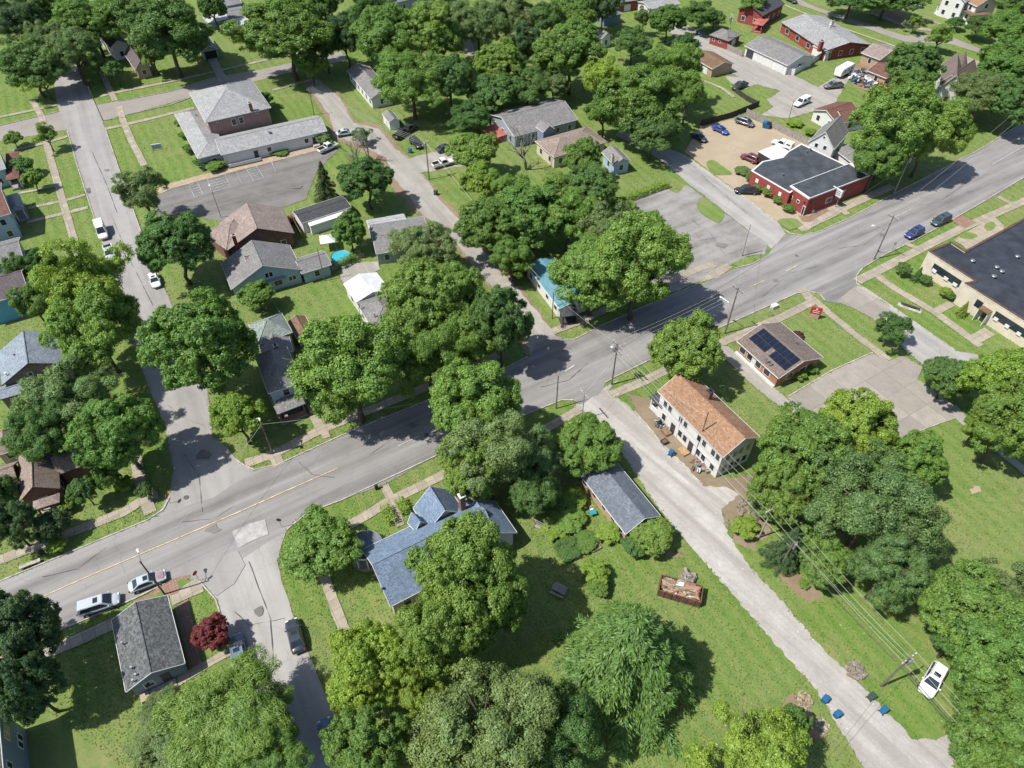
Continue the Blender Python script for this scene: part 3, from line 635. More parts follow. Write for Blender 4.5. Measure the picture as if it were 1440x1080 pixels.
def porch(k, p0, p1, p2, he, roof, floor='wood_gray', post='trim_white', typ='hip', rise=.7, solid=None):
    q = block(None, p0, p1, p2, he); q.root = k.root
    q.T = INV[k.root.name] @ (Matrix.Translation((q.c.x, q.c.y, 0)) @ Matrix.Rotation(q.ang, 4, 'Z'))
    hl, hw = q.lu / 2, q.lv / 2; m = MB(); t = .14
    e = max(hl - hw, .05); f = max(hw - hl, .02)
    m.add([(-hl, -hw, he - t), (hl, -hw, he - t), (hl, hw, he - t), (-hl, hw, he - t), (-hl, -hw, he), (hl, -hw, he), (hl, hw, he), (-hl, hw, he), (-e, -f, he + rise), (e, -f, he + rise), (e, f, he + rise), (-e, f, he + rise)],
          [(3, 2, 1, 0), (0, 1, 5, 4), (1, 2, 6, 5), (2, 3, 7, 6), (3, 0, 4, 7), (4, 5, 9, 8), (5, 6, 10, 9), (6, 7, 11, 10), (7, 4, 8, 11), (8, 9, 10, 11)])
    put(q, 'porch_roof', m, roof)
    m = MB(); m.box((0, 0, .2), (2 * hl - .3, 2 * hw - .3, .4)); put(q, 'porch_floor', m, floor)
    for sx in (-1, 1):
        for sy in (-1, 1):
            m = MB(); m.box((sx * (hl - .4), sy * (hw - .4), (he - t) / 2 + .2 - .002), (.2, .2, he - t - .4 - .004)); put(q, 'porch_post', m, post)
    if solid:
        m = MB()
        for s in (-1, 1): m.box((0, s * (hw - .4), .85), (2 * hl - 1.0, .14, .9)); m.box((s * (hl - .4), 0, .85), (.14, 2 * hw - 1.0, .9))
        put(q, 'porch_rail', m, solid)
    return q
HG = 'houses of the neighbourhood'

# white two-storey house by the gravel lane
h = house('apartment_house', 'long white two storey house with an orange brown shingle roof beside the gravel lane', 'house', (925, 550), (1017, 643), (1065, 611), 5.9, rise=2.1, roof='r_orange', wall='s_white')
for s in (.10, .18, .36, .44, .66, .74, .88, .95): window(h, 'y-', s, 4.35, .75, 1.25)
for s in (.12, .40, .48, .70, .78, .92): window(h, 'y-', s, 1.6, .8, 1.3)
for s in (.28, .58): door(h, 'y-', s, .95, 2.05, 'door_dark')
for s in (.2, .42, .6, .82): window(h, 'x+', s, 4.2, .8, 1.3); window(h, 'x+', s, 1.6, .8, 1.3)
autowin(h, ('y+', 'x-'), 3.6)
chimney(h, 999, 550, 8.9, 6.6, .75, 'b_brown', 'trim_dark')
q = porch(h, (913, 557), (930, 574), (944, 566), 3.1, 'r_dark', 'wood_gray', 'trim_white', solid='s_white')
lbox(h, 'downpipe', -h.il * .28, -h.iw - .06, 2.8, .1, .08, 5.4, 'trim_white')
lbox(h, 'wood_step', h.il * .12, -h.iw - .9, .2, 1.6, 1.2, .4, 'wood_new'); lbox(h, 'wood_step', -h.il * .5, -h.iw - .8, .22, 1.5, 1.1, .44, 'wood_brown')

# garage house with a long slate roof
h = house('long_garage', 'low tan brick building with a long blue gray gable roof left of the gravel lane', 'garage', (814, 665), (880, 751), (927, 723), 2.7, rise=1.7, roof='r_slate', wall='b_tan')
for s in (.08, .3, .52, .72, .9): window(h, 'y-', s, 1.5, .9, .9)
window(h, 'x+', .5, 1.6, 1.1, 1.0); door(h, 'x+', .2, .95, 2.05, 'door_white')

# gray shingled bungalow at the lower left
h = house('bungalow', 'small bungalow with a speckled charcoal gable roof beside two parked cars', 'house', (157, 872), (177, 973), (260, 933), 2.9, rise=1.5, roof='r_charcoal', wall='s_bluegray')
for s in (.3,): window(h, 'x+', s, 1.5, 1.0, 1.1)
door(h, 'x+', .62, 1.0, 2.0, 'door_dark'); autowin(h, ('y+', 'y-', 'x-'), 3.4)
lbox(h, 'porch_slab', h.il + .9, -.2, .12, 1.6, 3.2, .24, 'kerb'); lbox(h, 'step_block', h.il + .8, -h.iw + .8, .3, 1.0, 1.0, .6, 'tan_dirt')
for px, py in ((173, 905), (186, 940), (192, 950), (188, 958)): vent(h, px, py, 3.6, .4, .09)

# blue roofed corner house
h = house('corner_house', 'sprawling corner house with bright blue shingle roofs and a round porch under a big tree', 'house', (549, 853), (509, 773), (655, 693), 3.3, rise=3.3, axis='v', roof='r_blue', wall='s_cream')
wing(h, (581, 714), (633, 689), (652, 722), 3.6, rise=3.0, axis='v', roof='r_blue', wall='s_cream')
wing(h, (672, 778), (727, 749), (705, 700), 3.3, rise=2.6, axis='v', roof='r_blue', wall='s_white')
k2 = wing(h, (573, 735), (588, 724), (598, 737), 4.2, rise=1.6, axis='v', roof='r_blue', wall='s_cream', ov=.2)
autowin(h, ('x+', 'x-', 'y-', 'y+'), 3.4)
chimney(h, 649, 697, 8.0, 3.0, .75, 'b_brown', 'trim_white')
c = INV[h.root.name] @ P(514, 768, 3.0); m = MB(); m.tube([(c.x, c.y, 3.0), (c.x, c.y, 3.25)], 2.3, 24); part('porch_roof', m, 'r_slate', h.root)
m = MB(); m.tube([(c.x, c.y, 3.26), (c.x, c.y, 3.42)], [2.35, 2.2], 24, False); part('porch_rim', m, 'trim_white', h.root)
m = MB(); m.tube([(c.x, c.y, 0), (c.x, c.y, .5)], 2.25, 24); part('porch_floor', m, 'wood_gray', h.root)
for i in range(9):
    a_ = i * 2 * math.pi / 9; m = MB(); m.tube([(c.x + 2.05 * math.cos(a_), c.y + 2.05 * math.sin(a_), .5), (c.x + 2.05 * math.cos(a_), c.y + 2.05 * math.sin(a_), 3.0)], .1, 8); part('porch_post', m, 'trim_white', h.root)
m = MB(); m.dome((c.x + .3, c.y + .3, 3.5), .38, .5); m.tube([(c.x + .3, c.y + .3, 3.9), (c.x + .3, c.y + .3, 4.3)], [.12, .03]); part('finial', m, 'trim_white', h.root, True)
vent(h, 537, 829, 4.6, .5, .1)

# office with solar panels
h = house('office_building', 'low brick office with black solar panels on its mauve shingle roof', 'office', (1036, 479), (1095, 532), (1157, 502), 2.8, rise=1.7, roof='r_mauve', wall='b_orange')
a_ = math.atan2(1.7, h.lv / 2)
def roofpt(x, d): return Vector((x, -h.lv / 2 * (1 - d), 2.8 + 1.7 * d))      # d: 0 eave .. 1 ridge
def panel(x0, x1, d0, d1):
    n = Vector((0, -math.sin(a_), math.cos(a_))); m = MB(); pts = [roofpt(x0, d0), roofpt(x1, d0), roofpt(x1, d1), roofpt(x0, d1)]
    m.add([p + n * .07 for p in pts] + [p + n * .12 for p in pts], [(3, 2, 1, 0), (4, 5, 6, 7), (0, 1, 5, 4), (1, 2, 6, 5), (2, 3, 7, 6), (3, 0, 4, 7)]); o = put(h, 'solar_panel', m, 'solar')
    f = MB(); nx = 4
    for (pa, pb) in ((pts[0], pts[1]), (pts[3], pts[2]), (pts[0], pts[3]), (pts[1], pts[2])): f.tube([pa + n * .115, pb + n * .115], .018, 4)
    put(h, 'panel_frame', f, 'trim_dark', o)
hl = h.lu / 2
for i in range(9):
    x0 = -hl * .80 + i * hl * .19
    panel(x0, x0 + hl * .186, .63, .93)
    if i not in (4,): panel(x0, x0 + hl * .186, .33, .615)
for s in (.12, .32, .52, .75): window(h, 'y-', s, 1.5, 1.3, 1.1)
door(h, 'y-', .42, 1.0, 2.05, 'door_white')
for s in (.3, .62): window(h, 'x+', s, 1.5, 1.2, 1.1)
door(h, 'x+', .8, 1.0, 2.05, 'door_dark'); autowin(h, ('y+', 'x-'), 3.4)
for px, py in ((1078, 506), (1083, 510), (1120, 482)): vent(h, px, py, 3.9, .35, .1)
lbox(h, 'foundation_ledge', 0, -h.iw - .2, .2, 2 * h.il, .35, .5, 'trim_white')

# flat roofed buildings traced at roof height
def polybuild(name, label, cat, px, z, wall, roof, parapet=.35, capm='trim_white', group=None):
    pts = [Vector(P(x, y, z)[:2]) for x, y in px]; c = sum(pts, Vector((0, 0))) / len(pts)
    a = sum(pts[i].x * pts[(i + 1) % len(pts)].y - pts[(i + 1) % len(pts)].x * pts[i].y for i in range(len(pts)))
    if a < 0: pts = pts[::-1]
    L = [p - c for p in pts]; root = thing(name, label, cat, (c.x, c.y, 0), 0, group or HG); INV[root.name] = Matrix.Translation((-c.x, -c.y, 0))
    k = Blk(); k.root = root; k.T = Matrix.Identity(4); k.pts = L; k.z = z; k.c = c
    def inset(d):
        n = len(L); out = []
        for i in range(n):
            p, q, r = L[i - 1], L[i], L[(i + 1) % n]; e1 = (q - p).normalized(); e2 = (r - q).normalized(); n1 = Vector((-e1.y, e1.x)); n2 = Vector((-e2.y, e2.x)); b = (n1 + n2)
            b = b / max(b.dot(n1), .3); out.append(q + b * d)
        return out
    m = MB(); m.prism([tuple(p) for p in L], -.1, z - parapet); k.wall = part('wall', m, wall, root)
    i1 = inset(.28); m = MB(); m.prism([tuple(p) for p in i1], z - parapet - .05, z - parapet + .04); k.roof = part('roof', m, roof, root)
    m = MB(); n = len(L); o_ = inset(-.06); rings = [[(o_[i].x, o_[i].y, z - parapet + .002), (o_[i].x, o_[i].y, z), (i1[i].x, i1[i].y, z), (i1[i].x, i1[i].y, z - parapet + .002)] for i in list(range(n)) + [0]]
    m.loft(rings, False); k.par = part('parapet', m, capm if parapet < .2 else wall, root)
    if parapet >= .2:
        m = MB(); i2 = inset(.33); o2 = inset(-.1); rings = [[(o2[i].x, o2[i].y, z + .003), (o2[i].x, o2[i].y, z + .06), (i2[i].x, i2[i].y, z + .06), (i2[i].x, i2[i].y, z + .003)] for i in list(range(n)) + [0]]
        m.loft(rings, False); part('parapet_cap', m, capm, root)
    return k
def onwall(k, name, pxa, pxb, zc, h, mat, d=.08, z=None, inner=None, parent=None):   # slab on the wall line through two roof-height photo points
    zz = k.z if z is None else z
    a, b = Vector(P(*pxa, zz)[:2]) - k.c, Vector(P(*pxb, zz)[:2]) - k.c; u = (b - a).normalized(); w = (b - a).length; mid = (a + b) / 2
    m = MB(); m.box((mid.x, mid.y, zc), (w, d * 2, h), math.atan2(u.y, u.x)); o = part(name, m, mat, parent or k.root)
    if inner:
        m = MB(); m.box((mid.x, mid.y, zc), (w - .22, d * 2 + .03, h - .22), math.atan2(u.y, u.x)); part('pane', m, inner, o)
    return o
def lerp2(a, b, t): return (a[0] + (b[0] - a[0]) * t, a[1] + (b[1] - a[1]) * t)

k = polybuild('tavern', 'red brick tavern with dark flat roofs and white trim at the corner of the lane', 'tavern', [(1057, 240), (1072, 227), (1100, 221), (1108, 213), (1127, 202), (1192, 233), (1137, 253), (1111, 271)], 3.7, 'b_red', 'membrane_gray', .12, 'trim_white', 'shops along the main road')
for t in (.15, .45, .75): onwall(k, 'window', lerp2((1057, 240), (1111, 271), t), lerp2((1057, 240), (1111, 271), t + .07), 2.2, .9, 'trim_white', .08, inner='trim_white')
for px, py in ((1100, 247), (1134, 215), (1139, 212), (1165, 244)):
    vent(k, px, py, 3.7, .5, .14)
fz = 4.4; pts = [(1111, 261), (1138, 279), (1224, 246), (1196, 229)]
L = [Vector(P(x, y, fz)[:2]) - k.c for x, y in pts]
m = MB(); m.prism([tuple(p) for p in L], -.1, fz - .3); part('front_wall', m, 'b_red', k.root)
cen = sum(L, Vector((0, 0))) / 4; I = [p + (cen - p).normalized() * .45 for p in L]
m = MB(); m.prism([tuple(p) for p in I], fz - .34, fz - .22); part('front_roof', m, 'membrane_gray', k.root)
m = MB(); m.loft([[(L[i].x, L[i].y, fz - .298), (L[i].x, L[i].y, fz), (I[i].x, I[i].y, fz), (I[i].x, I[i].y, fz - .298)] for i in (0, 1, 2, 3, 0)], False); part('roof_trim', m, 'trim_white', k.root)
for t in (.15, .5): onwall(k, 'window', lerp2(pts[0], pts[1], t), lerp2(pts[0], pts[1], t + .14), 2.3, .8, 'trim_white', .08, fz, 'glass')
onwall(k, 'door', lerp2(pts[0], pts[1], .86), lerp2(pts[0], pts[1], .99), 1.15, 2.2, 'door_white', .12, fz, 'glass')
onwall(k, 'awning', lerp2(pts[0], pts[1], .80), lerp2(pts[1], pts[2], .10), 3.0, .3, 'trim_dark', .5, fz)
for t in (.33, .52): onwall(k, 'window', lerp2(pts[1], pts[2], t), lerp2(pts[1], pts[2], t + .1), 1.8, 1.3, 'trim_white', .1, fz, 'glass')
# canopy behind the tavern
k = polybuild('carport_canopy', 'flat white canopy roof attached behind the red tavern', 'canopy', [(1067, 213), (1092, 203), (1108, 212), (1108, 225), (1098, 229), (1084, 223)], 3.0, 'trim_dark', 'canopy_white', .12, 'canopy_white', 'shops along the main road')
h = house('storey_house', 'white clapboard house with a steep gray gable behind the red tavern', 'house', (1137, 199), (1173, 210), (1205, 190), 5.0, rise=3.4, axis='v', roof='r_gray', wall='s_white', ov=.25)
for s in (.3, .66): window(h, 'y-', s, 4.6, .7, .9)
autowin(h, ('x+', 'x-', 'y+'), 3.4); window(h, 'y-', .5, 6.9, .4, .5)
k2 = wing(h, (1175, 211), (1204, 233), (1232, 222), 3.4, rise=.9, roof='r_gray', wall='s_white')

# big flat roofed office block on the right edge
bp = [(1306, 353), (1337, 340), (1357, 353), (1530, 258), (1640, 330), (1470, 469), (1357, 398), (1371, 395)]
k = polybuild('office_block', 'large cream office block with a black membrane roof at the right edge', 'office', bp, 4.8, 'stucco', 'membrane', .25, 'trim_brown', 'shops along the main road')
n1, n2 = (1314, 360), (1371, 395)
n1 = bp[0]
o = onwall(k, 'window_band', lerp2(n1, n2, .20), lerp2(n1, n2, .80), 2.6, 1.5, 'trim_dark', .08, inner='glass')
for t in (.22, .48, .68): onwall(k, 'air_conditioner', lerp2(n1, n2, t), lerp2(n1, n2, t + .09), 2.0, .6, 'white_plain', .25)
n3, n4 = (1357, 398), (1470, 469)
onwall(k, 'window', lerp2(n3, n4, .20), lerp2(n3, n4, .28), 2.7, 1.5, 'trim_dark', .08, inner='glass')
onwall(k, 'window_band', lerp2(n3, n4, .44), lerp2(n3, n4, .9), 2.7, 1.5, 'trim_dark', .08, inner='glass')
for t in (.46, .60, .75): onwall(k, 'air_conditioner', lerp2(n3, n4, t), lerp2(n3, n4, t + .05), 2.1, .6, 'white_plain', .25)
onwall(k, 'entrance_roof', lerp2(n3, n4, .29), lerp2(n3, n4, .41), 2.9, .18, 'r_umber', 1.4)
for t in (.295, .405): onwall(k, 'entrance_wall', lerp2(n3, n4, t), lerp2(n3, n4, t + .006), 1.4, 2.8, 'trim_white', 1.3)
onwall(k, 'door', lerp2(n3, n4, .33), lerp2(n3, n4, .38), 1.15, 2.2, 'door_dark', .1, inner='glass')
for px, py in ((1367, 368), (1401, 377), (1397, 390), (1408, 383), (1430, 362)):
    w_ = INV[k.root.name] @ P(px, py, 4.7); m = MB(); m.tube([(w_.x, w_.y, 4.4), (w_.x, w_.y, 5.0)], .28, 10); m.dome((w_.x, w_.y, 5.0), .5, .22, 10, 4, 0); part('roof_vent', m, 'metal', k.root, True)
for a_, b_ in (((1340, 378), (1445, 318)), ((1371, 395), (1470, 340)), ((1400, 400), (1448, 430)), ((1372, 352), (1440, 392)), ((1404, 338), (1475, 378)), ((1420, 440), (1500, 392))):
    A_, B_ = INV[k.root.name] @ P(*a_, 4.6), INV[k.root.name] @ P(*b_, 4.6); m = MB(); m.tube([(A_.x, A_.y, 4.60), (B_.x, B_.y, 4.60)], .05, 4); part('roof_seam', m, 'membrane_gray', k.roof)

# church with hipped brick storey and white wings
h = house('church', 'brick church hall with a tall pale hip roof and long white wings', 'church', (289, 172), (381, 151), (354, 111), 6.9, rise=3.2, typ='hip', roof='r_lightgray', wall='b_rose', ov=.55)
for s in (.40, .52): window(h, 'y-', s, 5.2, 1.0, 1.5)
for s in (.15, .8): window(h, 'y-', s, 6.3, .45, .45)
autowin(h, ('x+', 'x-', 'y+'), 4)
chimney(h, 351, 145, 9.0, 7.2, .75, 'b_brown')
w1 = wing(h, (245, 160), (278, 223), (320, 211), 3.3, rise=1.3, typ='hip', roof='r_lightgray', wall='s_gray')
w2 = wing(h, (311, 218), (460, 184), (451, 161), 3.2, rise=1.5, roof='r_lightgray', wall='s_white')
for s in (.43, .8): window(w2, 'y-', s, 1.7, .9, 1.0)
for s in (.30, .88): door(w2, 'y-', s, 1.0, 2.05, 'door_dark')
autowin(w1, ('y-', 'x-', 'x+'), 3.6)
vent(h, 276, 163, 4.2, .4, .12); vent(w2, 379, 187, 4.3, .3, .25)
m = MB(); m.box((-w2.il * .66, -w2.iw - 1.0, .35), (w2.il * .62, 1.3, .25), 0); put(w2, 'ramp', m, 'kerb')
m = MB(); m.box((-w2.il * .66, -w2.iw - 1.7, .75), (w2.il * .62, .08, .7)); put(w2, 'ramp_rail', m, 'trim_white')
m = MB(); m.box((w2.il * .76, -w2.iw - .8, .3), (1.6, 1.4, .6)); put(w2, 'entry_step', m, 'kerb')

# houses south of the church car park
h = house('brown_house', 'house with a brown cross gable roof south of the church car park', 'house', (320, 352), (414, 328), (392, 294), 3.4, rise=3.2, axis='v', roof='r_brown', wall='b_brown')
wing(h, (285, 327), (318, 352), (352, 310), 3.4, rise=2.2, typ='hip', roof='r_brown', wall='b_brown'); autowin(h, gap=3.6)
chimney(h, 328, 331, 7.6, 3.6, .7, 'b_red')
h = house('light_blue_house', 'pale blue gabled house with gray roofs beside a swimming pool', 'house', (325, 407), (424, 379), (405, 345), 3.3, rise=3.3, axis='v', roof='r_gray', wall='s_blue')
for s in (.52, .58): window(h, 'y-', s, 3.9, .6, 1.0)
for s in (.62, .68): window(h, 'y-', s, 1.5, .7, 1.1)
for s in (.84, .90): window(h, 'y-', s, 1.7, .6, .9)
lbox(h, 'side_awning', h.il * .18, -h.iw - .35, 2.7, 4.6, .7, .12, 's_bluegray'); autowin(h, ('x+', 'x-', 'y+'), 3.6)
w1 = wing(h, (424, 385), (466, 372), (455, 352), 2.8, rise=1.1, roof='r_gray', wall='s_blue'); autowin(w1, ('y-',), 3.5)
wing(h, (341, 360), (352, 382), (372, 372), 4.3, rise=1.6, axis='v', roof='r_mauve', wall='s_gray', ov=.2)
h = house('mobile_home', 'long low gray mobile home with a white lower roof by a small conifer', 'mobile home', (424, 314), (494, 291), (487, 273), 2.8, rise=.5, roof='r_dark', wall='s_white', ov=.2)
wing(h, (436, 318), (494, 299), (491, 289), 2.3, rise=.25, roof='m_white', wall='s_white', ov=.1); autowin(h, ('y-', 'x+'), 3.5)
h = house('low_garage', 'low garage with gray metal roof panels beside the gravel alley', 'garage', (519, 316), (529, 357), (606, 335), 2.9, rise=.5, axis='v', roof='r_gray', wall='s_gray', ov=.2)
w1 = wing(h, (515, 310), (519, 322), (570, 307), 2.6, rise=.3, axis='v', roof='m_gray', wall='s_gray', ov=.1); autowin(h, ('x+', 'y-'), 3.5)
h = house('white_roof_house', 'house with a bright white metal roof section joined to a gray hip roof', 'house', (483, 399), (501, 425), (548, 408), 3.0, rise=1.0, roof='m_white', wall='s_white', ov=.25)
w1 = wing(h, (501, 426), (525, 464), (574, 447), 3.0, rise=1.5, typ='hip', roof='r_gray', wall='s_white', ov=.25)
wing(h, (528, 464), (548, 492), (585, 478), 3.0, rise=1.5, roof='r_gray', wall='s_white', ov=.25); autowin(w1, ('y-', 'x+', 'x-'), 3.4); autowin(h, ('y-',), 3.4)
for px, py in ((505, 430), (527, 444), (552, 433), (545, 408)): vent(h, px, py, 4.0, .4, .11)
h = house('tall_house', 'tall house with a pale green hip roof and a shadowed brick front porch', 'house', (349, 456), (363, 484), (411, 467), 4.6, rise=1.9, typ='hip', roof='r_green', wall='s_palegreen', ov=.3)
w1 = wing(h, (358, 500), (377, 553), (425, 540), 5.6, rise=2.3, typ='hip', roof='r_gray', wall='s_blue', ov=.3); autowin(w1, gap=3.0); autowin(h, gap=3.2)
wing(h, (364, 482), (370, 505), (412, 492), 4.0, rise=1.2, roof='r_gray', wall='s_palegreen', ov=.2)
q = porch(h, (377, 556), (390, 583), (431, 570), 3.0, 'r_gray', 'wood_gray', 'b_brown', rise=.5, solid='b_brown')
wing(h, (405, 452), (418, 476), (441, 465), 2.7, rise=.9, axis='u', roof='r_umber', wall='s_tan', ov=.15)
chimney(h, 387, 486, 7.0, 4.5, .7, 'b_brown')

# left edge
h = house('weathered_house', 'weathered brown house with a wide blue gray roof at the left edge', 'house', (88, 467), (97, 511), (2, 540), 3.8, rise=2.6, roof='r_slate', wall='s_weathered')
window(h, 'x+', .42, 3.9, .6, .7); window(h, 'x+', .15, 1.6, .9, 1.1); autowin(h, ('y-', 'y+', 'x-'), 3.5)
h.roof.data.materials[0] = MATS['r_paleblue']
wing(h, (0, 562), (33, 552), (27, 536), 2.8, rise=.6, roof='r_paleblue', wall='s_weathered', ov=.15)
vent(h, 20, 500, 5.2, .3, .12); vent(h, 9, 527, 4.6, .4, .12, 'trim_white')
h = house('cyan_house', 'bright cyan walled house with a plum gray roof half hidden by a tree', 'house', (-40, 434), (40, 411), (27, 378), 5.0, rise=2.0, roof='r_purple', wall='s_cyan'); autowin(h, ('x+', 'y+'), 3.6)
h = house('brown_roof_house', 'brick house with brown cross gables in the deep shade at the left edge', 'house', (27, 706), (84, 687), (68, 630), 3.2, rise=2.1, axis='v', roof='r_tan', wall='b_brown')
wing(h, (80, 668), (122, 653), (110, 628), 3.0, rise=1.7, roof='r_tan', wall='b_brown'); wing(h, (-30, 700), (26, 682), (18, 650), 3.0, rise=1.7, roof='r_tan', wall='b_brown'); autowin(h, gap=3.4)
porch(h, (46, 718), (84, 706), (80, 694), 2.6, 'r_brown', 'kerb', 'b_brown', rise=.4)
h = house('small_garage', 'small tan roofed garage left of the brown gabled brick house', 'garage', (-8, 642), (28, 630), (21, 600), 2.6, rise=1.4, typ='hip', roof='r_tan', wall='s_cream'); autowin(h, ('y-',), 3)
h = house('two_storey_house', 'blue gray two storey house with paired white windows at the lower left corner', 'house', (36, 1025), (47, 1125), (-60, 1170), 6.8, rise=2.0, roof='r_charcoal', wall='s_bluegray', zref=0, ov=.25)
for fc in ('x+', 'x-', 'y+', 'y-'):
    L = fr(h, fc)[3]
    for i in range(max(1, int(L / 3.3))):
        for z in (1.7, 4.7):
            s = (i + .5) / max(1, int(L / 3.3)); window(h, fc, s - .45 / L, z, .62, 1.1); window(h, fc, s + .45 / L, z, .62, 1.1)
h = house('gray_blue_house', 'two storey pale blue house with a red brown roof on the left street', 'house', (-70, 324), (15, 300), (-4, 258), 5.9, rise=2.0, roof='r_redbrown', wall='s_blue'); autowin(h, ('y-', 'x+'), 3.2)
porch(h, (16, 298), (34, 293), (27, 270), 3.0, 'r_lightgray', 'wood_gray', 'trim_white', rise=.5)
h = house('porch_house', 'pale house with a dark maroon porch at the upper left edge', 'house', (-50, 252), (8, 237), (-4, 205), 4.2, rise=1.8, roof='r_lightgray', wall='s_blue'); autowin(h, ('y-', 'x+'), 3.2)
porch(h, (8, 254), (27, 250), (18, 214), 2.8, 'r_redbrown', 'wood_gray', 'trim_white', rise=.3)
h = house('gray_roof_house', 'low gray roofed house near the parked white truck', 'house', (-50, 384), (32, 362), (21, 335), 3.0, rise=1.4, roof='r_gray', wall='s_gray'); autowin(h, ('y-', 'x+'), 3.4)

# middle of the picture
h = house('teal_trailer_home', 'long white trailer home with a teal metal roof along the alley', 'trailer home', (787, 434), (740, 373), (776, 359), 2.8, rise=.7, roof='m_teal', wall='s_white', ov=.2); autowin(h, ('y-', 'y+'), 3.0, h=.9)
porch(h, (790, 446), (783, 428), (806, 421), 2.5, 'r_dark', 'wood_dark', 'trim_dark', rise=.5)
h = house('gray_gable_house', 'gray gabled house with a small dormer behind the bare tree', 'house', (723, 192), (813, 168), (785, 136), 3.2, rise=2.1, roof='r_gray', wall='s_gray')
k2 = wing(h, (764, 186), (780, 181), (774, 172), 4.1, rise=1.3, axis='v', roof='r_gray', wall='s_bluegray', ov=.15); autowin(h, gap=3.2)
porch(h, (695, 195), (716, 188), (708, 170), 1.6, 'porch_red', 'porch_red', 'porch_red', rise=.05, solid='porch_red')
h = house('tan_hip_house', 'house with a tan brown hip roof right of the bare tree', 'house', (752, 198), (779, 221), (842, 190), 3.2, rise=1.7, typ='hip', roof='r_tan', wall='s_cream'); autowin(h, gap=3.2)
h = house('blue_wall_house', 'small gray roofed house with a bright blue end wall beside the lane', 'house', (846, 214), (863, 232), (886, 225), 2.9, rise=1.3, roof='r_gray', wall='s_blue'); autowin(h, gap=3.0); chimney(h, 862, 219, 5.2, 3.4, .6, 's_cream')
h = house('alley_cottage', 'small gray cottage with white walls at the head of the alley', 'house', (488, 99), (521, 139), (550, 128), 3.0, rise=1.5, roof='r_gray', wall='s_white'); autowin(h, gap=3.0)
h = house('garden_shed', 'tiny white shed with a gray roof behind the parked alley cars', 'shed', (537, 160), (547, 172), (560, 166), 2.3, rise=.8, roof='r_gray', wall='s_white', ov=.15); door(h, 'y-', .5, .9, 1.8)

# top left
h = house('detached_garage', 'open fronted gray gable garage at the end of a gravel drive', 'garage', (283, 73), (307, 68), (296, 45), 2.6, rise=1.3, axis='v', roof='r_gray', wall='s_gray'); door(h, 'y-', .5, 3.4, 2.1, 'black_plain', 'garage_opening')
h = house('shaded_white_house', 'dark roofed white house in the shade between tall trees', 'house', (155, 67), (180, 61), (170, 36), 4.0, rise=1.5, axis='v', roof='r_dark', wall='s_white'); autowin(h, gap=3)
h = house('brown_gable_cottage', 'small brown gabled cottage with white trim left of the large dark tree', 'house', (190, 98), (212, 93), (202, 70), 3.0, rise=2.2, axis='v', roof='r_purple', wall='s_tan'); window(h, 'y-', .5, 1.7, 1.0, 1.2); window(h, 'y-', .5, 4.1, .6, .7); autowin(h, ('x+', 'x-', 'y+'), 3)
h = house('white_outbuilding', 'white outbuilding with stepped gray roofs at the top edge left of the large tree', 'outbuilding', (322, 27), (352, 22), (345, 8), 2.8, rise=.8, roof='r_gray', wall='s_white', ov=.2); wing(h, (325, 38), (355, 32), (352, 22), 2.6, rise=.6, roof='m_pale', wall='s_white', ov=.15)
h = house('long_carport', 'long pale flat carport roof left of the white outbuilding', 'carport', (292, 32), (322, 26), (318, 17), 2.5, rise=.25, roof='m_pale', wall='s_gray', ov=.3)
h = house('far_blue_house', 'pale blue house at the top edge above the white outbuilding', 'house', (318, 8), (340, 4), (334, -14), 3.5, rise=1.5, roof='r_gray', wall='s_blue'); autowin(h, ('y-', 'x+'), 3)
h = house('far_gray_house', 'gray house mostly hidden by trees at the top edge', 'house', (545, 6), (605, -8), (590, -30), 3.5, rise=1.8, roof='r_slate', wall='s_gray'); autowin(h, ('y-', 'x+'), 3.4)
h = house('far_dark_house', 'dark blue roofed house in shade at the top left edge', 'house', (148, 12), (172, 6), (165, -10), 3.2, rise=1.4, roof='r_slate', wall='s_gray'); autowin(h, ('y-',), 3)

# top right
h = house('blue_shed', 'square blue gray shed beside the back alley at the top edge', 'shed', (850, 24), (874, 19), (866, 9), 3.0, rise=.6, roof='r_slate', wall='s_bluegray', ov=.15); autowin(h, ('x+',), 3)
h = house('white_cottage', 'narrow white cottage half hidden beside the blue gray shed', 'house', (847, 54), (861, 50), (853, 32), 3.2, rise=1.3, axis='v', roof='r_gray', wall='s_white'); autowin(h, ('y-', 'x+'), 2.6)
h = house('brick_garages', 'row of red brick garages with white doors at the top edge', 'garage', (870, 4), (934, -5), (926, -24), 3.2, rise=1.2, roof='r_gray', wall='b_red')
for s in (.2, .5, .8): door(h, 'y-', s, 2.4, 2.1, 'door_white', 'garage_door')
h = house('white_garage', 'small white garage at the top edge across from the brick garages', 'garage', (914, 13), (957, 5), (950, -8), 2.7, rise=.9, roof='r_lightgray', wall='s_white'); door(h, 'y-', .5, 2.6, 2.0, 'door_white', 'garage_door')
h = house('red_house', 'red clapboard house with a dark shingle roof at the top right', 'house', (1073, 22), (1104, 5), (1088, -14), 4.0, rise=1.8, roof='r_dark', wall='b_red'); autowin(h, ('y-', 'x+', 'x-'), 3)
w1 = wing(h, (1039, 13), (1066, 19), (1078, 2), 4.0, rise=1.6, axis='v', roof='r_dark', wall='b_red'); autowin(w1, ('y-', 'x-'), 2.6)
porch(h, (1058, 33), (1073, 36), (1080, 26), 2.6, 'porch_red', 'porch_red', 'porch_red', rise=.3)
h = house('brick_hip_garage', 'square red brick garage with a gray hip roof beside the back alley', 'garage', (997, 49), (1025, 58), (1045, 49), 2.7, rise=1.3, typ='hip', roof='r_gray', wall='b_red'); window(h, 'y-', .2, 1.6, .7, .6); window(h, 'y-', .55, 1.6, .7, .6); door(h, 'x+', .5, 2.2, 2.0, 'door_white', 'garage_door')
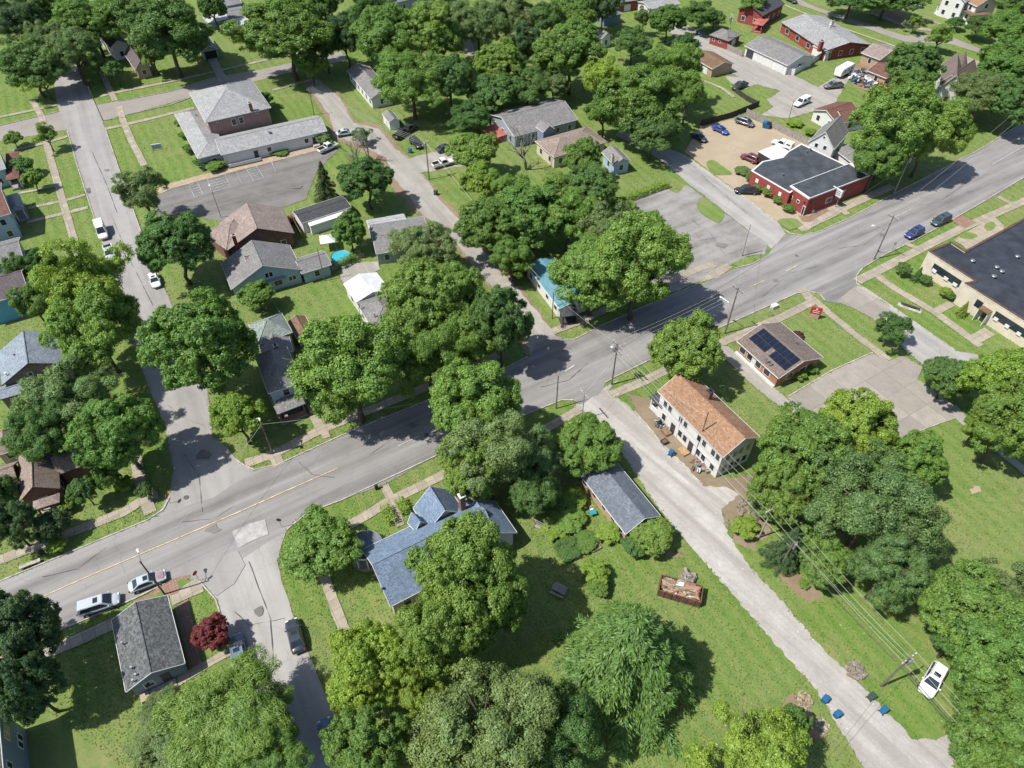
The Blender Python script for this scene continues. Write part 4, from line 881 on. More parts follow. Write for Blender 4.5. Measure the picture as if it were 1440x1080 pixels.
h = house('tan_garage', 'tan walled garage with a rusty brown gable roof beside the back alley', 'garage', (973, 80), (1002, 97), (1029, 87), 2.7, rise=1.2, roof='r_umber', wall='s_tan'); door(h, 'y-', .65, 2.2, 2.0, 'door_white', 'garage_door'); window(h, 'y-', .25, 1.6, .8, .8)
h = house('white_triple_garage', 'long white garage with three doors and a gray roof', 'garage', (1047, 64), (1108, 92), (1133, 73), 3.0, rise=1.6, roof='r_gray', wall='s_white')
for s in (.35, .58, .84): door(h, 'y-', s, 3.0, 2.1, 'door_white', 'garage_door')
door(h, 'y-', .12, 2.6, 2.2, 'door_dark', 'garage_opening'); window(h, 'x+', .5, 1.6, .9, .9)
h = house('ranch_house', 'brick ranch house with a broad light gray roof and brick chimney', 'house', (1098, 31), (1160, 72), (1198, 46), 3.0, rise=1.6, roof='r_lightgray', wall='b_red')
w1 = wing(h, (1143, 64), (1163, 73), (1176, 62), 2.8, rise=.3, roof='r_lightgray', wall='s_white', ov=.2)
for s in (.15, .4, .65): window(h, 'y-', s, 1.5, 1.6, 1.3)
autowin(h, ('x+', 'y+'), 3.5); chimney(h, 1156, 58, 5.6, 2.8, 1.0, 'b_red'); chimney(h, 1171, 29, 5.6, 3.4, .9, 'stucco'); vent(h, 1167, 37, 4.6, .4, .2, 'trim_white')
h = house('white_bungalow', 'white bungalow with red brown gable roofs near the white camper pickup', 'house', (1142, 154), (1177, 173), (1203, 156), 2.9, rise=1.6, axis='v', roof='r_redbrown', wall='s_white')
w1 = wing(h, (1187, 172), (1230, 166), (1222, 148), 2.9, rise=1.3, roof='r_redbrown', wall='s_white'); autowin(h, ('y-', 'x+'), 3); autowin(w1, ('y-',), 3)
h = house('brown_cottage', 'brown roofed cottage behind the heap of junk', 'house', (1211, 74), (1238, 84), (1260, 68), 3.0, rise=1.4, roof='r_brown', wall='s_tan'); autowin(h, ('y-', 'x+'), 3)
w1 = wing(h, (1219, 99), (1247, 110), (1264, 95), 2.8, rise=1.2, roof='r_redbrown', wall='s_tan'); autowin(w1, ('y-', 'x-'), 3)
h = house('turret_house', 'white house with steep mauve gables and a conical turret', 'house', (1322, 122), (1352, 127), (1362, 96), 4.6, rise=3.6, axis='v', roof='r_mauve', wall='s_white')
w1 = wing(h, (1345, 126), (1376, 104), (1362, 88), 4.4, rise=3.2, axis='u', roof='r_mauve', wall='s_white'); autowin(h, gap=3)
c = INV[h.root.name] @ P(1350, 90, 5); m = MB(); m.tube([(c.x, c.y, 0), (c.x, c.y, 5.2)], 1.5, 10); part('turret', m, 's_white', h.root); m = MB(); m.tube([(c.x, c.y, 5.2), (c.x, c.y, 8.6)], [1.8, .05], 10); part('turret_roof', m, 'r_mauve', h.root)
h = house('white_front_house', 'tall white house with a columned porch at the top right edge', 'house', (1325, -6), (1358, 3), (1378, -14), 6.0, rise=2.0, roof='r_gray', wall='s_white', axis='v'); autowin(h, ('y-', 'x+', 'x-'), 2.8)
q = porch(h, (1318, 5), (1351, 14), (1358, 3), 3.2, 'r_gray', 'trim_white', 'trim_white', rise=.6, solid='trim_white')
h = house('orange_roof_house', 'white gabled house with an orange roof at the top right edge', 'house', (1374, 9), (1405, 5), (1396, -12), 5.5, rise=2.4, axis='v', roof='r_orange', wall='s_white'); window(h, 'y-', .5, 5.0, .9, 1.2); autowin(h, ('x+', 'x-'), 3)
porch(h, (1367, 22), (1396, 20), (1390, 9), 3.2, 'r_umber', 'trim_white', 'trim_white', rise=.5)

# ------------------------------------------------------------------ vehicles
def ring(x, z0, z1, hw, n=14, p=3.2):
    zc, hz = (z0 + z1) / 2, (z1 - z0) / 2; out = []
    for i in range(n):
        a = 2 * math.pi * (i + .5) / n; c, s = math.cos(a), math.sin(a)
        out.append((x, hw * math.copysign(abs(c) ** (2 / p), c), zc + hz * math.copysign(abs(s) ** (2 / p), s)))
    return out
def quad_on(b0, b1, t1, t0, m=.08, d=.012):     # glass set just proud of a cabin face (b: base, t: top)
    b0, b1, t1, t0 = map(Vector, (b0, b1, t1, t0)); n = (b1 - b0).cross(t0 - b0).normalized()
    q = [b0.lerp(t1, m), b1.lerp(t0, m), t1.lerp(b0, m), t0.lerp(b1, m)]
    mb = MB(); mb.add([p + n * d for p in q] + [p - n * .02 for p in q], [(0, 1, 2, 3), (7, 6, 5, 4), (0, 4, 5, 1), (1, 5, 6, 2), (2, 6, 7, 3), (3, 7, 4, 0)]); return mb
CARS = {}
def build_car(kind):
    L, Wd, H = dict(sedan=(4.75, 1.82, 1.45), suv=(4.8, 1.92, 1.72), minivan=(5.1, 1.98, 1.75), pickup=(5.5, 1.95, 1.8), camper=(5.5, 1.98, 1.85), boxvan=(5.6, 2.0, 2.3))[kind]
    t = thing({'sedan': 'parked_car', 'suv': 'parked_suv', 'minivan': 'parked_minivan', 'pickup': 'pickup_truck', 'camper': 'pickup_truck', 'boxvan': 'delivery_van'}[kind], 'car', {'sedan': 'car', 'suv': 'car', 'minivan': 'minivan', 'pickup': 'pickup truck', 'camper': 'pickup truck', 'boxvan': 'van'}[kind], group='parked vehicles')
    l, w = L / 2, Wd / 2; belt = dict(sedan=.95, suv=1.05, minivan=1.02, pickup=1.1, camper=1.1, boxvan=1.15)[kind]
    tail = dict(sedan=.98, suv=1.1, minivan=1.1, pickup=1.08, camper=1.08, boxvan=1.15)[kind]; hood = belt - .08
    st = [(-l, .45, tail - .2, w * .84), (-l + .12, .33, tail - .03, w * .95), (-l + .7, .26, tail, w), (-.3, .24, belt, w), (l - 1.5, .26, belt, w), (l - 1.2, .27, hood + .03, w * .99), (l - .45, .3, hood - .08, w * .95), (l - .1, .36, hood - .22, w * .82), (l, .44, hood - .34, w * .70)]
    m = MB(); m.loft([ring(*q) for q in st]); part('body', m, 'car_paint', t, True)
    bx0, bx1, tx0, tx1 = dict(sedan=(-1.85, 1.15, -1.05, .35), suv=(-2.3, 1.2, -2.0, .35), minivan=(-2.45, 1.65, -2.2, .75), pickup=(-.75, 1.3, -.55, .6), camper=(-.75, 1.3, -.55, .6), boxvan=(.3, 1.6, .3, .9))[kind]
    wb, wt = w * .93, w * .74
    cb = [(bx0, -wb, belt - .06), (bx1, -wb, belt - .06), (bx1, wb, belt - .06), (bx0, wb, belt - .06), (tx0, -wt, H - .06), (tx1, -wt, H - .06), (tx1, wt, H - .06), (tx0, wt, H - .06)]
    m = MB(); m.add(cb, [(3, 2, 1, 0), (4, 5, 6, 7), (0, 1, 5, 4), (1, 2, 6, 5), (2, 3, 7, 6), (3, 0, 4, 7)]); part('cabin', m, 'car_paint', t)
    m = MB(); m.loft([[(tx0 - .04, -wt * .92, H - .055), (tx0 - .04, wt * .92, H - .055), (tx0 + .06, wt * .9, H - .02), (tx0 + .06, -wt * .9, H - .02)], [((tx0 + tx1) / 2, -wt - .02, H - .055), ((tx0 + tx1) / 2, wt + .02, H - .055), ((tx0 + tx1) / 2, wt * .9, H + .03), ((tx0 + tx1) / 2, -wt * .9, H + .03)], [(tx1 + .03, -wt * .95, H - .055), (tx1 + .03, wt * .95, H - .055), (tx1 - .06, wt * .9, H - .01), (tx1 - .06, -wt * .9, H - .01)]])
    part('car_roof', m, 'car_paint', t, False)
    part('windshield', quad_on(cb[1], cb[2], cb[6], cb[5], .06), 'glass', t); part('rear_window', quad_on(cb[3], cb[0], cb[4], cb[7], .08), 'glass', t)
    for a, b, c_, d in ((cb[0], cb[1], cb[5], cb[4]), (cb[2], cb[3], cb[7], cb[6])):
        part('side_window', quad_on(a, b, c_, d, .09), 'glass', t)
    if kind in ('suv', 'minivan', 'sedan'):
        m = MB(); m.box((tx0 + (tx1 - tx0) * .72, 0, H + .02), (.55, wt * 1.05, .03)); part('sunroof', m, 'glass', t)
    if kind == 'suv':
        for s in (-1, 1): m = MB(); m.tube([(tx0 + .1, s * wt * .93, H + .07), (tx1 - .1, s * wt * .93, H + .07)], .025, 5); part('roof_rail', m, 'metal', t)
    if kind == 'pickup':
        m = MB(); m.box((-l / 2 - .45, 0, tail + .0), (l - 1.05, Wd * .74, .04)); part('truck_bed', m, 'black_plain', t)
        for s in (-1, 1): m = MB(); m.box((-l / 2 - .42, s * w * .83, tail + .03), (l - .9, w * .17, .1)); part('bed_rail', m, 'car_paint', t)
    if kind in ('camper', 'boxvan'):
        x0, x1 = -l + .02, (-.8 if kind == 'camper' else .35); m = MB(); m.loft([[(x0, -w * .93, belt - .1), (x0, w * .93, belt - .1), (x0 + .12, w * .82, H), (x0 + .12, -w * .82, H)], [(x1, -w * .93, belt - .1), (x1, w * .93, belt - .1), (x1, w * .82, H + .03), (x1, -w * .82, H + .03)]]); part('cargo_shell', m, 'fabric_white', t)
        for s in (-1, 1):
            m = MB(); m.box(((x0 + x1) / 2, s * w * .89, belt + .38), (1.0, .06, .3)); part('side_window', m, 'glass', t)
    for sx in (-1, 1):
        for sy in (-1, 1):
            m = MB(); m.tube([(sx * l * .60, sy * (w - .22), .34), (sx * l * .60, sy * (w + .01), .34)], .34, 14); o = part('wheel', m, 'rubber', t)
            m = MB(); m.tube([(sx * l * .60, sy * (w - .02), .34), (sx * l * .60, sy * (w + .03), .34)], .19, 10); part('rim', m, 'metal', o)
    for s in (-1, 1):
        m = MB(); m.box((l - .16, s * w * .62, hood - .24), (.16, .34, .12)); part('headlight', m, 'lamp_glass', t)
        m = MB(); m.box((-l + .06, s * w * .78, tail - .2), (.14, .2, .28)); part('taillight', m, 'taillight', t)
        m = MB(); m.box((bx1 - .35, s * (w + .06), belt + .05), (.14, .2, .13)); part('mirror', m, 'car_paint', t)
    return t
def car(kind, rear, front, color, label):
    a, b = P(*rear, .8), P(*front, .8); c = (a + b) / 2; rz = math.atan2(b.y - a.y, b.x - a.x); loc = (c.x, c.y, .15)
    if kind not in CARS:
        CARS[kind] = t = build_car(kind); t.location = loc; t.rotation_euler = (0, 0, rz); t['label'] = label
        for o in t.children: o.color = (*color, 1)
        return t
    return dup(CARS[kind], loc, rz, label, None, color)
BLACK, WHITE, SILVER = (.016, .017, .02), (.68, .68, .67), (.40, .43, .46)
mv = car('minivan', (113, 858), (165, 841), SILVER, 'silver minivan parked at the kerb behind the gray sedan')
sd_ = car('sedan', (184, 826), (230, 808), (.36, .42, .46), 'gray sedan with a pinkish reflection painted on its hood parked in front of the silver minivan')
car('sedan', (419, 909), (411, 878), (.02, .028, .035), 'dark sedan parked on the pale side street below the round tree')
car('sedan', (471, 1060), (456, 1015), (.03, .10, .17), 'blue sedan in tree shade at the bottom of the side street')
car('suv', (339, 935), (331, 897), (.10, .16, .22), 'blue gray car partly under the willow beside the red tree')
car('suv', (1322, 938), (1301, 975), WHITE, 'white suv parked on grass under the overhead wires')
car('suv', (1297, 322), (1274, 333), (.018, .035, .15), 'bright blue suv parked on the main road, lower of the pair')
car('minivan', (1335, 304), (1311, 315), (.03, .055, .07), 'dark teal minivan parked on the main road ahead of the blue suv')
car('pickup', (1063, 268), (1037, 267), BLACK, 'black pickup on the tan parking strip before the red tavern')
car('suv', (1064, 226), (1045, 218), (.16, .02, .03), 'dark red suv parked beside the white canopy')
car('camper', (1111, 207), (1090, 199), WHITE, 'white pickup with a shell parked against the white canopy')
car('minivan', (1037, 168), (1058, 175), (.10, .105, .11), 'dark gray minivan parked along the wooden fence')
car('sedan', (1005, 178), (1022, 186), (.02, .06, .28), 'bright blue car parked at the shaded end of the dirt lot')
car('sedan', (975, 188), (992, 197), (.02, .025, .05), 'dark car in the tree shade beside the dirt lot')
car('pickup', (1049, 117), (1031, 124), (.035, .03, .028), 'dark pickup parked by the lawn near the tan garage')
car('camper', (1139, 138), (1116, 149), WHITE, 'white pickup with a camper shell on the back alley')
car('pickup', (1183, 119), (1161, 121), (.12, .115, .11), 'gray pickup parked in front of the white travel trailer')
car('boxvan', (140, 316), (146, 335), WHITE, 'white van parked at the kerb of the left street')
car('pickup', (151, 346), (157, 366), (.55, .57, .58), 'white pickup parked behind the white van')
car('sedan', (213, 383), (221, 404), WHITE, 'white car half hidden under a dark tree on the left street')
car('pickup', (558, 192), (572, 183), BLACK, 'black pickup parked on grass by the alley, nearer the alley')
car('pickup', (566, 186), (583, 177), (.03, .03, .035), 'black pickup parked on grass under the big trees')
car('suv', (581, 197), (590, 205), (.02, .022, .028), 'black covered car standing beside the two black pickups')
car('sedan', (618, 210), (634, 205), (.04, .055, .06), 'dark sedan parked off the alley beside the bright bush tree')
car('pickup', (612, 232), (634, 226), (.72, .70, .64), 'white pickup parked off the alley behind the utility pole')
car('sedan', (474, 188), (497, 184), (.42, .46, .47), 'silver sedan parked at the alley edge')
car('pickup', (452, 211), (470, 203), WHITE, 'white pickup parked at the end of the church building')
car('pickup', (722, 385), (742, 373), BLACK, 'black pickup under the tree beside the teal trailer home')
car('sedan', (1281, 4), (1298, 8), (.35, .38, .42), 'pale blue car parked near the top edge')
car('sedan', (1108, -3), (1119, 2), (.03, .03, .04), 'dark car on the far street at the top edge')

m = MB(); m.box((1.55, 0, .89), (.9, 1.15, .02)); o = part('hood_reflection', m, 'reflection_pink', sd_); o.rotation_euler = (0, R(6), 0); o.location = (0, 0, .13)  # reddish reflection on the sedan's hood, painted as a thin pink panel

# travel trailer
a, b = P(1173, 108, 1), P(1200, 93, 1); c = (a + b) / 2
t = thing('travel_trailer', 'white travel trailer parked behind the gray pickup', 'trailer', (c.x, c.y, 0), math.atan2((b - a).y, (b - a).x), 'parked vehicles')
m = MB(); m.loft([ring(-3.6, .8, 2.3, 1.1, 12, 6), ring(-3.2, .6, 2.85, 1.22, 12, 7), ring(2.6, .6, 2.9, 1.22, 12, 7), ring(3.5, .9, 2.6, 1.15, 12, 6)]); part('body', m, 'fabric_white', t)
for x in (-1.6, .2, 1.8):
    for s in (-1, 1): m = MB(); m.box((x, s * 1.215, 1.9), (.8, .06, .5)); part('side_window', m, 'glass', t)
for x in (-.4, .5):
    for s in (-1, 1): m = MB(); m.tube([(x, s * .95, .35), (x, s * 1.2, .35)], .35, 12); part('wheel', m, 'rubber', t)
m = MB(); m.box((-.5, 0, 2.98), (.8, .7, .2)); part('roof_unit', m, 'white_plain', t); m = MB(); m.tube([(-3.5, 0, .6), (-4.8, 0, .5)], .06, 6); part('tow_bar', m, 'metal', t)

# ------------------------------------------------------------------ utility poles and wires
TOPS = {}
def pole(key, px, h, label, mat='pole_wood', arm=None, lamp=None, trans=None, r=.15, group='utility poles', second=False, name='utility_pole', cat='pole'):
    b = P(*px); t = thing(name, label, cat, b, 0, group)
    m = MB(); m.tube([(0, 0, -.3), (0, 0, h)], [r, r * .68], 9); part('pole', m, mat, t); TOPS[key] = (b, h)
    if arm is not None:
        for j, zz in enumerate((h - .4,) + ((h - 1.5,) if second else ())):
            d = Vector((math.cos(R(arm)), math.sin(R(arm)), 0)); m = MB(); m.box((0, 0, 0), (2.4, .12, .14)); o = part('crossarm', m, mat, t); o.rotation_euler = (0, 0, R(arm)); o.location = (0, 0, zz)
            for x in (-1.1, -.6, .6, 1.1): m = MB(); m.tube([(x, 0, .05), (x, 0, .3)], [.05, .07], 6); part('insulator', m, 'white_plain', o)
    if lamp is not None:
        ang, ln, z0 = lamp; d = Vector((math.cos(R(ang)), math.sin(R(ang)), 0)); m = MB(); m.tube([Vector((0, 0, z0)), d * ln * .4 + Vector((0, 0, z0 + .5)), d * ln + Vector((0, 0, z0 + .7))], .045, 6); part('lamp_arm', m, 'metal', t)
        m = MB(); e = d * (ln + .25) + Vector((0, 0, z0 + .68)); m.dome(e, .24, .16, 10, 5); m.box(e - d * .2, (.5, .22, .14), R(ang)); part('lamp_head', m, 'lamp_glass', t, False)
    if trans is not None:
        d = Vector((math.cos(R(trans)), math.sin(R(trans)), 0)) * .45; m = MB(); m.tube([d + Vector((0, 0, h - 1.9)), d + Vector((0, 0, h - .85))], .30, 12); m.dome(d + Vector((0, 0, h - .85)), .30, .1, 12, 3, 0); part('transformer', m, 'metal', t)
        for s in (-.12, .12): m = MB(); m.tube([d + Vector((s, 0, h - .8)), d + Vector((s, 0, h - .45))], .04, 6); part('bushing', m, 'white_plain', t)
    return t
pole('a', (232, 836), 8.8, 'leaning wooden street lamp pole at the corner of the gray bungalow', 'pole_wood', None, (118, 1.6, 8.0), r=.13)
pole('b', (384, 638), 7.2, 'pale lamp post on the verge beside the brick porch', 'pole_wood', None, (120, .8, 6.6))
pole('c', (603.5, 252.5), 9.3, 'tall wooden pole on grass beside the gravel alley', 'pole_wood', 60, trans=120)
pole('d', (782, 574.5), 7.8, 'plain dark pole on the verge across from the alley mouth', 'pole_wood', r=.12)
pole('e', (1019.5, 469), 10.6, 'tall pole with crossarm and lamp beside the solar office', 'pole_wood', 120, (135, 2.4, 6.3))
pole('f', (1094, 803), 7.8, 'pole with one transformer beside the bare patch and the big trees', 'pole_wood', None, trans=20, r=.14)
pole('g', (1239, 965), 8.6, 'pole with a transformer standing near the white suv', 'pole_wood', 30, trans=10)
pole('h', (860, 541), 9.6, 'pole with many wires and a transformer at the mouth of the gravel lane', 'pole_wood', 120, (140, .7, 7.6), 150, second=True)
pole('i', (776.5, 448), 6.2, 'slim pole on grass beside the white trailer home', 'pole_wood', r=.11)
pole('j', (311, 306), 7.2, 'lamp post standing at the edge of the church car park', 'metal', None, (120, .6, 6.8), r=.09)
pole('k', (1229, 365), 10.4, 'tall pole with a long lamp arm at the office corner', 'pole_wood', 120, (160, 2.6, 6.8))
pole('l', (1257, 272), 9.6, 'pole below the large trees on the far side of the main road', 'pole_pale', 120, trans=30)
pole('m', (1043, 360), 7.6, 'pale pole on the small grass island at the lane corner', 'pole_pale')
pole('n', (145, 170), 9.0, 'wooden pole at the corner of the left street and the brick street', 'pole_wood', r=.12)
pole('o', (442, 162), 7.4, 'short wooden pole near the alley end of the church lawn', 'pole_wood', r=.12)
pole('p', (1020, 68), 9.8, 'pale pole with crossarms beside the brick hip garage', 'pole_pale', 100, trans=200, second=True)
pole('q', (818, 590), 6.5, 'slim pole on grass at the end of the sidewalk before the bush', 'pole_pale', 120, r=.1)
pole('r', (1067, 756), 7.6, 'pale lichen covered pole rising from bushes beside the gravel lane', 'pole_pale', 30, r=.13)
pole('s', (977, 642), 10.5, 'dark pole standing against the white two storey house', 'pole_wood', None, r=.13)
pole('t', (788, 146), 6.5, 'pale pole behind the gray gabled house', 'pole_pale', 100, r=.12)
pole('u', (1367, 166), 7.0, 'guyed pole beside the gray pine on the main road', 'pole_pale', 120, r=.12)
pole('v', (457, 395), 8.0, 'dark thin pole at the hedge beside the swimming pool', 'pole_wood', None, r=.10)
pole('w', (1109, 167), 5.0, 'short leaning post on the weedy strip behind the parking fence', 'pole_wood', r=.09)
pole('x', (1436, 176), 7.0, 'pole on the far verge at the right edge', 'pole_wood', None, r=.12)
def top(key, off=0.0, ang=120, dz=-.1):
    b, h = TOPS[key]; return Vector((b.x + math.cos(R(ang)) * off, b.y + math.sin(R(ang)) * off, h + dz))
def wire(a, b, sag=.7, r=.018, mat='wire_pale'):
    pts = [a.lerp(b, i / 12) - Vector((0, 0, 4 * sag * (i / 12) * (1 - i / 12))) for i in range(13)]
    m = MB(); m.tube(pts, r, 4); o = part('overhead_wire', m, mat); tag(o, WIRE_L[mat], 'wire', WIRE_G[mat])
WIRE_L = {'wire_pale': 'thin pale overhead wire strung between two utility poles', 'wire': 'thick dark overhead cable strung below the thin wires'}
WIRE_G = {'wire_pale': 'overhead wires between the poles', 'wire': 'dark cables between the poles'}
offp = P(1490, 1250); TOPS['z'] = (Vector((offp.x, offp.y, 0)), 8.8)
offr = P(1600, 60); TOPS['y'] = (Vector((offr.x, offr.y, 0)), 9.5)
for off in (-1.1, .0, 1.1):
    wire(top('h', off, 30), top('r', off, 30, .2)); wire(top('r', off, 30, .2), top('g', off, 30, .1), .5); wire(top('g', off, 30, .1), top('z', off, 30), .5)
wire(top('h', .2, 30, -2.5), top('f', 0, 0, -1.6), .8, .028, 'wire_pale'); wire(top('f', 0, 0, -1.6), top('g', 0, 0, -2.2), .5, .028, 'wire'); wire(top('g', 0, 0, -2.2), top('z', 0, 0, -2.2), .5, .035, 'wire'); wire(top('g', 0, 0, -2.7), top('z', 0, 0, -2.7), .5, .03, 'wire')
wire(top('f', 0, 0, -.1), top('g', 0, 30, -.6), .4)
for off in (-1.1, -.4, .4, 1.1): wire(top('h', off), top('e', off), .6)
for off in (-1, 1): wire(top('e', off), top('k', off), .8); wire(top('k', off), top('x', off), .9)
wire(top('h', 0, 120, -1.5), top('l', 0, 120, -2.2), 1.2, .025, 'wire'); wire(top('l', 0), top('u', 0), .8); wire(top('l', .8), top('u', .8), .8); wire(top('u', 0), top('y', 0), .8)
wire(top('h', 0, 120, -1.6), top('i', 0, 0, -.1), .5, .02, 'wire'); wire(top('h', .6), top('i', .3), .6); wire(top('i', .2), top('c', .2), .8); wire(top('i', -.2), top('c', -.2), .8)
for off in (-.9, -.3, .3, .9): wire(top('c', off, 60), top('o', off, 60), .9)
wire(top('h', 0, 120, -2), top('d', 0, 0), .5); wire(top('d', 0), top('b', 0), 1.0); wire(top('h', 0, 0, -2.6), top('q', 0, 0), .3); wire(top('b', 0), top('a', 0), 1.2)
wire(top('h', 0, 0, -1.8), top('s', 0, 0, -1), .5); wire(top('e', 0, 0, -2), P(1073, 452, 4.5), .3); wire(top('p', 0), top('w', 0), .9); wire(top('p', .8), top('t', .8), 1.5); wire(top('m', 0), top('e', 0, 0, -1.2), .6)
gp = top('g', 0, 0, -2.0)
for a_, b_ in (((1230, 985), (1190, 1040)), ((1236, 990), (1193, 1045))): pass
wire(top('g', 0, 0, -2.4), Vector((*P(1150, 1080)[:2], 3.6)), .5, .02, 'wire'); wire(top('u', 0, 0, -.5), P(1392, 170, 0), 0, .02)

# ------------------------------------------------------------------ bins, signs, furniture
BIN = {}
def bin_(px, mat, label, rz=0.0):
    loc = P(*px); loc.z = .02
    if mat not in BIN:
        t = thing('wheelie_bin', label, 'bin', loc, rz, 'wheeled rubbish bins'); m = MB(); m.loft([[(-.26, -.3, .08), (.26, -.3, .08), (.26, .3, .08), (-.26, .3, .08)], [(-.32, -.38, 1.0), (.32, -.38, 1.0), (.32, .38, 1.0), (-.32, .38, 1.0)]]); part('body', m, mat, t)
        m = MB(); m.loft([[(-.35, -.42, 1.0), (.35, -.42, 1.0), (.35, .40, 1.0), (-.35, .40, 1.0)], [(-.30, -.34, 1.12), (.30, -.34, 1.12), (.30, .32, 1.12), (-.30, .32, 1.12)]]); part('lid', m, mat, t)
        m = MB(); m.tube([(-.25, .46, .98), (.25, .46, .98)], .025, 6); part('handle', m, mat, t)
        for s in (-1, 1): m = MB(); m.tube([(s * .28, .3, .12), (s * .36, .3, .12)], .12, 10); part('wheel', m, 'rubber', t)
        BIN[mat] = t; return t
    return dup(BIN[mat], loc, rz, label)
bin_((1158, 986), 'bin_blue', 'blue bin on the left edge of the gravel lane, upper of two', R(-50)); bin_((1175, 1007), 'bin_blue', 'blue dark lidded bin on the left lane edge, lower of two', R(-60))
bin_((1240, 1001), 'bin_blue', 'blue bin on the right edge of the gravel lane below the green bin', R(120)); bin_((1223, 982), 'bin_green', 'dark green bin on the right edge of the gravel lane near the pole', R(120))
bin_((943, 640), 'bin_blue', 'blue bin standing before the white two storey house', R(140)); bin_((722, 402), 'bin_green', 'green bin at the alley edge near the trailer home', R(60))
bin_((577, 215), 'bin_blue', 'blue bin on grass beside the alley near the black cars', R(60)); bin_((613, 274), 'bin_green', 'dark green bin at the alley edge below the wooden pole', R(60))
for i, (px, l_) in enumerate((((980, 49), 'blue bin by the back alley, far one of a pair'), ((986, 52), 'blue bin by the back alley, near one of a pair'), ((977, 64), 'blue bin by the brown garage, left one'), ((983, 65), 'blue bin by the brown garage, right one'))): bin_(px, 'bin_blue', l_, R(60))

def simple(name, label, cat, px, rz=0, z=0, group=None):
    b = P(*px); return thing(name, label, cat, (b.x, b.y, z), R(rz), group)
t = simple('dumpster', 'small blue dumpster by the white parking fence', 'dumpster', (1077, 180), -30); m = MB(); m.loft([[(-.8, -.6, .2), (.8, -.6, .2), (.8, .6, .2), (-.8, .6, .2)], [(-.95, -.75, 1.3), (.95, -.75, 1.3), (.95, .75, 1.5), (-.95, .75, 1.5)]]); part('body', m, 'bin_blue', t)
for s in (-1, 1): m = MB(); m.box((s * .47, 0, 1.48), (.9, 1.5, .07)); o = part('lid', m, 'black_plain' if s > 0 else 'bin_blue', t)
# open skip full of rubble
t = simple('debris_container', 'rusty open dumpster heaped with red and white rubble on the lawn', 'dumpster', (955, 835), -18)
m = MB()
for s in (-1, 1): m.box((0, s * 1.15, .85), (5.6, .12, 1.5)); m.box((s * 2.74, 0, .85), (.12, 2.18, 1.5))
m.box((0, 0, .15), (5.5, 2.2, .2))
for x in (-2, -1, 0, 1, 2):
    for s in (-1, 1): m.box((x, s * 1.24, .85), (.12, .08, 1.5))
part('body', m, 'rust', t)
for mt, n_ in (('white_plain', 16), ('rust', 34), ('tan_dirt', 34), ('brown_litter', 22), ('b_orange', 16)):
    m = MB()
    for i in range(n_):
        m.add([Matrix.Translation((rng.uniform(-2.4, 2.4), rng.uniform(-.9, .9), rng.uniform(1.1, 1.75))) @ Matrix.Rotation(rng.uniform(0, 3), 4, Vector((rng.random() - .5, rng.random() - .5, rng.random()))) @ Vector(p) for p in [(x * sx, y * sy, z * sz) for sx, sy, sz in [(rng.uniform(.12, .5), rng.uniform(.06, .28), rng.uniform(.02, .15))] for z in (-1, 1) for x, y in ((-1, -1), (1, -1), (1, 1), (-1, 1))]], [(3, 2, 1, 0), (4, 5, 6, 7), (0, 1, 5, 4), (1, 2, 6, 5), (2, 3, 7, 6), (3, 0, 4, 7)])
    o = part('rubble', m, mt, t)
m = MB(); m.box((.4, .1, 1.75), (1.6, .35, .12), .2); part('plank', m, 'tan_dirt', t)
def pile(name, label, cat, px, n, mats, rad, size, h=.4):
    t = simple(name, label, cat, px)
    for mt in mats:
        m = MB()
        for i in range(n):
            a_, r_ = rng.uniform(0, 6.28), rad * math.sqrt(rng.random())
            T = Matrix.Translation((r_ * math.cos(a_), r_ * math.sin(a_), rng.uniform(.05, h))) @ Matrix.Rotation(rng.uniform(0, 3), 4, Vector((rng.random() - .5, rng.random() - .5, rng.random() + .2)))
            sx, sy, sz = rng.uniform(.3, 1) * size, rng.uniform(.1, .5) * size, rng.uniform(.05, .3) * size
            m.add([T @ Vector((x * sx, y * sy, z * sz)) for z in (-1, 1) for x, y in ((-1, -1), (1, -1), (1, 1), (-1, 1))], [(3, 2, 1, 0), (4, 5, 6, 7), (0, 1, 5, 4), (1, 2, 6, 5), (2, 3, 7, 6), (3, 0, 4, 7)])
        o = part('debris', m, mt, t)
    return t
pile('junk_heap', 'wide heap of mixed junk in the yard of the brown cottage', 'junk pile', (1222, 112), 34, ('white_plain', 'wood_gray', 'metal', 'rust', 'wood_dark', 'bin_blue'), 6, .9, 1.0)
pile('junk_heap', 'orange and red junk stacked at the lower edge of the cottage yard', 'junk pile', (1236, 126), 16, ('orange_plain', 'rust', 'white_plain'), 2.2, .9, 1.0)
pile('branch_pile', 'heap of dead gray branches behind the rubble dumpster', 'brush pile', (966, 816), 50, ('bark_gray',), .9, .8, .4)
pile('branch_pile', 'brown brush heap beside the pole near the gravel lane', 'brush pile', (1203, 944), 80, ('bark_gray', 'brown_litter'), .95, .55, .4)
pile('stone_pile', 'pale stones and dirt heap above the bottom tree', 'stones', (1130, 985), 40, ('brown_litter', 'tan_dirt'), 1.0, .34, .18)
pile('stone_pile', 'low stones lying beside the conical bottom bush', 'stones', (1155, 1022), 40, ('kerb', 'brown_litter'), .8, .34, .16)
pile('yard_clutter', 'loose boards and clutter along the front of the white house', 'clutter', (985, 655), 14, ('wood_brown', 'wood_gray', 'metal'), 1.6, .6, .6)
pile('yard_clutter', 'clutter of chairs and toys by the white house porch', 'clutter', (930, 595), 12, ('wood_gray', 'black_plain', 'metal'), 1.2, .5, .6)
pile('yard_clutter', 'dark clutter behind the mobile home and brown house', 'clutter', (405, 312), 16, ('wood_brown', 'red_plain', 'metal'), 1.6, .7, .8)
